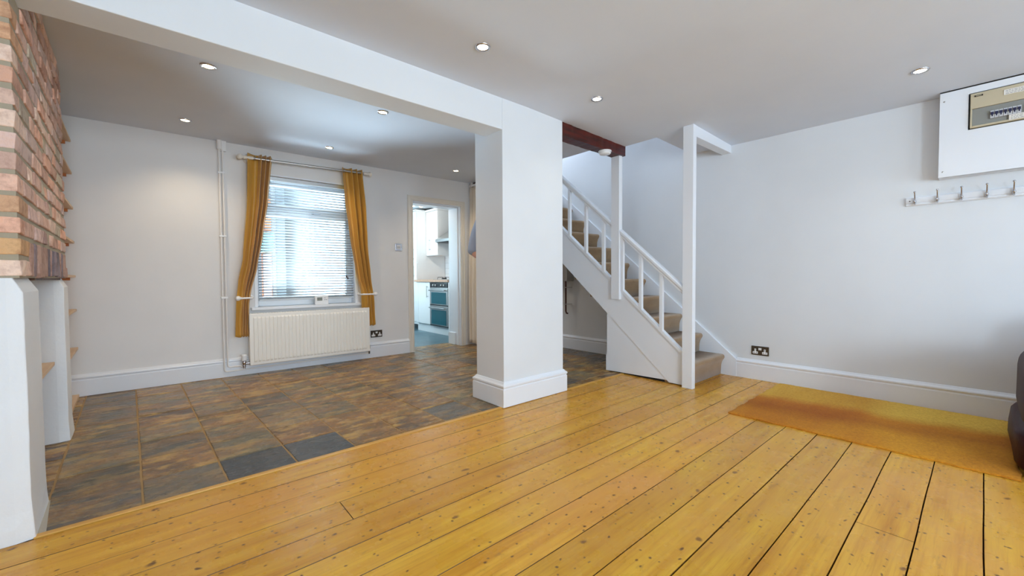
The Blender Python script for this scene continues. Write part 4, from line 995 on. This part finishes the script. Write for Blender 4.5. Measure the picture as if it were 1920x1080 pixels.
# ------------------------------------------------------------------ courtyard outside
b = MB(); b.box(-2.5, 2.15, 5.1, 12, -0.2, -0.1); struct(b.build('ground_outside', M_extgrey), 'pale paving of the courtyard')
b = MB(); b.box(1.95, 2.19, 5.12, 7.2, -0.1, 4.5); b.box(1.95, 2.19, 7.2, 8.0, -0.1, 0.95); b.box(1.95, 2.19, 7.2, 8.0, 2.05, 4.5); b.box(1.95, 2.19, 8.0, 9.4, -0.1, 4.5)
struct(b.build('wall_courtyard_side', M_extwhite), 'white rendered outside wall with a window, seen through the blind')
nw = thing('window_2', (2.0, 7.6, 1.5), 'white framed window in the courtyard wall', 'window'); nw['kind'] = 'structure'
b = MB(); b.box(1.99, 2.05, 7.2, 7.28, 0.95, 2.05); b.box(1.99, 2.05, 7.92, 8.0, 0.95, 2.05); b.box(1.99, 2.05, 7.28, 7.92, 0.95, 1.03); b.box(1.99, 2.05, 7.28, 7.92, 1.97, 2.05); b.box(1.99, 2.05, 7.57, 7.63, 1.03, 1.97); b.build('frame', M_pvc, nw, 0.004)
b = MB(); b.box(2.02, 2.03, 7.28, 7.92, 1.03, 1.97); b.build('pane', mat('far_window_glass', lin(120, 140, 146), 0.05), nw)
b = MB(); b.box(1.88, 1.97, 7.15, 8.05, 0.90, 0.95); b.build('sill', M_pvc, nw)
b = MB(); b.box(-2.5, 2.19, 9.4, 9.6, -0.1, 3.9); struct(b.build('wall_courtyard_end', M_extwhite), 'white rendered wall across the courtyard')
hs = thing('outbuilding', (1.2, 8.6, 0), 'small orange brick outbuilding with teal boards across the courtyard', 'outbuilding')
b = MB(); b.box(0.75, 1.50, 8.3, 9.3, -0.1, 2.35); b.build('wall', M_extbrick, hs)
b = MB(); b.box(0.72, 1.52, 8.22, 8.30, 1.40, 1.74); b.build('boards', M_teal, hs)
b = MB()
for k in range(5): b.box(0.76+0.15*k, 0.88+0.15*k, 8.24, 8.29, -0.1, 1.36)
b.build('gate', mat('pale_grey_boards', lin(112, 106, 112), 0.8), hs)
dp = MB(); dp.tube([(1.72, 9.30, -0.1), (1.72, 9.30, 3.6)], 0.045, 12); o = dp.build('drainpipe', M_meter); tag(o, 'grey drainpipe on the far courtyard wall', 'drainpipe')

# ------------------------------------------------------------------ person behind the pier
def skinmesh(name, verts, edges, m_, parent, root=0, sub=2, rad=None):
    me = bpy.data.meshes.new(name); me.from_pydata([v[:3] for v in verts], edges, []); o = bpy.data.objects.new(name, me); COL.objects.link(o)
    sk = o.modifiers.new('skin', 'SKIN'); sk.use_smooth_shade = True
    if not me.skin_vertices: 
        me.attributes  # layer is made by the modifier's data
    for i, v in enumerate(me.skin_vertices[0].data):
        r = verts[i][3]; v.radius = r if isinstance(r, tuple) else (r, r); v.use_root = (i == root)
    ss = o.modifiers.new('sub', 'SUBSURF'); ss.levels = sub; ss.render_levels = sub
    me.materials.append(m_)
    if parent is not None: o.parent = parent
    return o
pe = thing('person', (2.357, 2.93, 0), 'person in a pale blue short sleeved shirt and dark trousers standing behind the pier', 'person')
pe.rotation_euler = (0, 0, math.radians(180-40.77))     # local +y faces the camera side, local -x is picture right
# body: torso, neck, head, arms, legs as one skin (local x to picture left... ), y forward, z up
V = []; Ed = []
def v(x, y, z, r): V.append((x, y, z, r)); return len(V)-1
def e(*ids):
    for a, c in zip(ids, ids[1:]): Ed.append((a, c))
pel = v(0, 0, 0.96, (0.135, 0.10)); wa = v(0, 0.0, 1.12, (0.125, 0.095)); chs = v(0, 0.0, 1.30, (0.15, 0.105)); ub = v(0, -0.01, 1.42, (0.12, 0.085))
nk0 = v(0, -0.005, 1.51, (0.056, 0.056)); nk1 = v(0, 0.01, 1.56, (0.054, 0.056)); hd0 = v(0, 0.025, 1.63, (0.068, 0.078)); hd1 = v(0, 0.015, 1.71, (0.074, 0.088)); hd2 = v(0, 0.005, 1.765, (0.05, 0.06))
e(pel, wa, chs, ub, nk0, nk1, hd0, hd1, hd2)
for sx in (-1, 1):
    sh = v(sx*0.165, -0.01, 1.435, 0.055); el = v(sx*0.222, -0.03, 1.16, 0.040); wr = v(sx*0.110, 0.185, 1.12, 0.028); pa = v(sx*0.095, 0.25, 1.13, (0.036, 0.018))
    e(ub, sh, el, wr, pa)
    hp = v(sx*0.09, 0, 0.90, 0.085); kn = v(sx*0.10, 0.015, 0.50, 0.058); cf = v(sx*0.10, -0.005, 0.34, 0.052); an = v(sx*0.10, -0.02, 0.09, 0.036); to = v(sx*0.115, 0.13, 0.035, 0.03)
    e(pel, hp, kn, cf, an, to)
body = skinmesh('body', V, Ed, M_skin, pe)
# fingers and thumbs grow out of each palm, in the same skin-coloured part family
for sx in (-1, 1):
    b = MB(); px_, py_, pz_ = sx*0.095, 0.262, 1.13
    for k, (dx, ln) in enumerate(((-0.027, 0.068), (-0.009, 0.076), (0.009, 0.071), (0.026, 0.056))):
        b.tube([(px_+dx, py_+0.0, pz_), (px_+dx*1.1, py_+ln*0.5, pz_-0.004), (px_+dx*1.1, py_+ln*0.85, pz_-0.022), (px_+dx*1.05, py_+ln*0.95, pz_-0.040)], [0.0095, 0.009, 0.008, 0.006], 8)
    b.tube([(px_-sx*0.030, py_-0.035, pz_), (px_-sx*0.050, py_-0.005, pz_+0.008), (px_-sx*0.052, py_+0.025, pz_+0.004)], [0.012, 0.010, 0.007], 8)
    o = b.build('hand', M_skin); o.parent = pe
V = []; Ed = []
a0 = v(0, 0, 0.93, (0.158, 0.12)); a1 = v(0, 0, 1.12, (0.145, 0.115)); a2 = v(0, 0, 1.30, (0.165, 0.122)); a3 = v(0, -0.01, 1.425, (0.125, 0.098)); a4 = v(0, -0.005, 1.485, (0.070, 0.068)); e(a0, a1, a2, a3, a4)
for sx in (-1, 1):
    s1 = v(sx*0.165, -0.01, 1.43, 0.068); s2 = v(sx*0.205, -0.02, 1.29, 0.066); s3 = v(sx*0.232, -0.028, 1.14, 0.064); e(a3, s1, s2, s3)
skinmesh('shirt', V, Ed, M_shirt, pe)
V = []; Ed = []
t0 = v(0, 0, 0.985, (0.15, 0.115)); t1 = v(0, 0, 0.90, (0.155, 0.12)); e(t0, t1)
for sx in (-1, 1):
    h1 = v(sx*0.092, 0, 0.82, 0.10); k1 = v(sx*0.10, 0.012, 0.50, 0.076); f1 = v(sx*0.10, -0.01, 0.10, 0.062); e(t1, h1, k1, f1)
skinmesh('trousers', V, Ed, M_trouser, pe)
for sx in (-1, 1):
    b = MB(); softbox(b, (sx*0.11, 0.06, 0.045), (0.048, 0.135, 0.045), 0.6, 12); o = b.build('shoe', M_shoe); o.parent = pe
b = MB(); rows = []
for i in range(13):
    th = -0.25+(math.pi/2+0.25)*i/12; row = []
    for j in range(24):
        ph = 2*math.pi*j/24; fr = max(0, math.sin(ph)); thh = max(th, 0.75*fr-0.1+0.25*fr) if th < 1.2 else th
        row.append((0.086*math.cos(thh)*math.cos(ph), 0.0+0.103*math.cos(thh)*math.sin(ph)-0.008, 1.705+0.115*math.sin(thh)))
    rows.append(row)
b.grid(rows, 0, None, True, True); o = b.build('hair', M_hair); o.parent = pe
b = MB()
b.tube([(0, 0.098, 1.70), (0, 0.113, 1.672), (0, 0.104, 1.66)], [0.008, 0.013, 0.009], 8); o = b.build('nose', M_skin); o.parent = pe
for sx in (-1, 1):
    b = MB(); b.lathe([(0.001, -0.004), (0.011, -0.002), (0.012, 0.004), (0.001, 0.008)], (sx*0.032, 0.086, 1.69), (0, 1, 0), 12); o = b.build('eye', M_pvc); o.parent = pe
    b = MB(); softbox(b, (sx*0.082, -0.005, 1.675), (0.009, 0.016, 0.03), 0.8, 8); o = b.build('ear', M_skin); o.parent = pe
b = MB(); b.tube([(-0.024, 0.094, 1.626), (0, 0.100, 1.624), (0.024, 0.094, 1.626)], 0.005, 8); o = b.build('mouth', mat('lips', lin(176, 104, 96), 0.5)); o.parent = pe

# small white chips of plaster on the boards
for (x, y, lb_) in ((1.648, -0.036, 'tiny white paint chip lying on the boards, the one further from the mat'), (1.83, -0.062, 'tiny white paint chip lying on the boards, the one nearer the mat')):
    b = MB(); r5 = random.Random(int(x*1000)); n = 9
    pts = [(x+0.006*math.cos(2*math.pi*k/n)*r5.uniform(0.6, 1.1), y+0.003*math.sin(2*math.pi*k/n)*r5.uniform(0.6, 1.1)) for k in range(n)]
    b.prism(pts, 0.0, 0.0018, 'z'); tag(b.build('paint_chip', M_gloss), lb_, 'paint chip', 'paint chips on the boards')
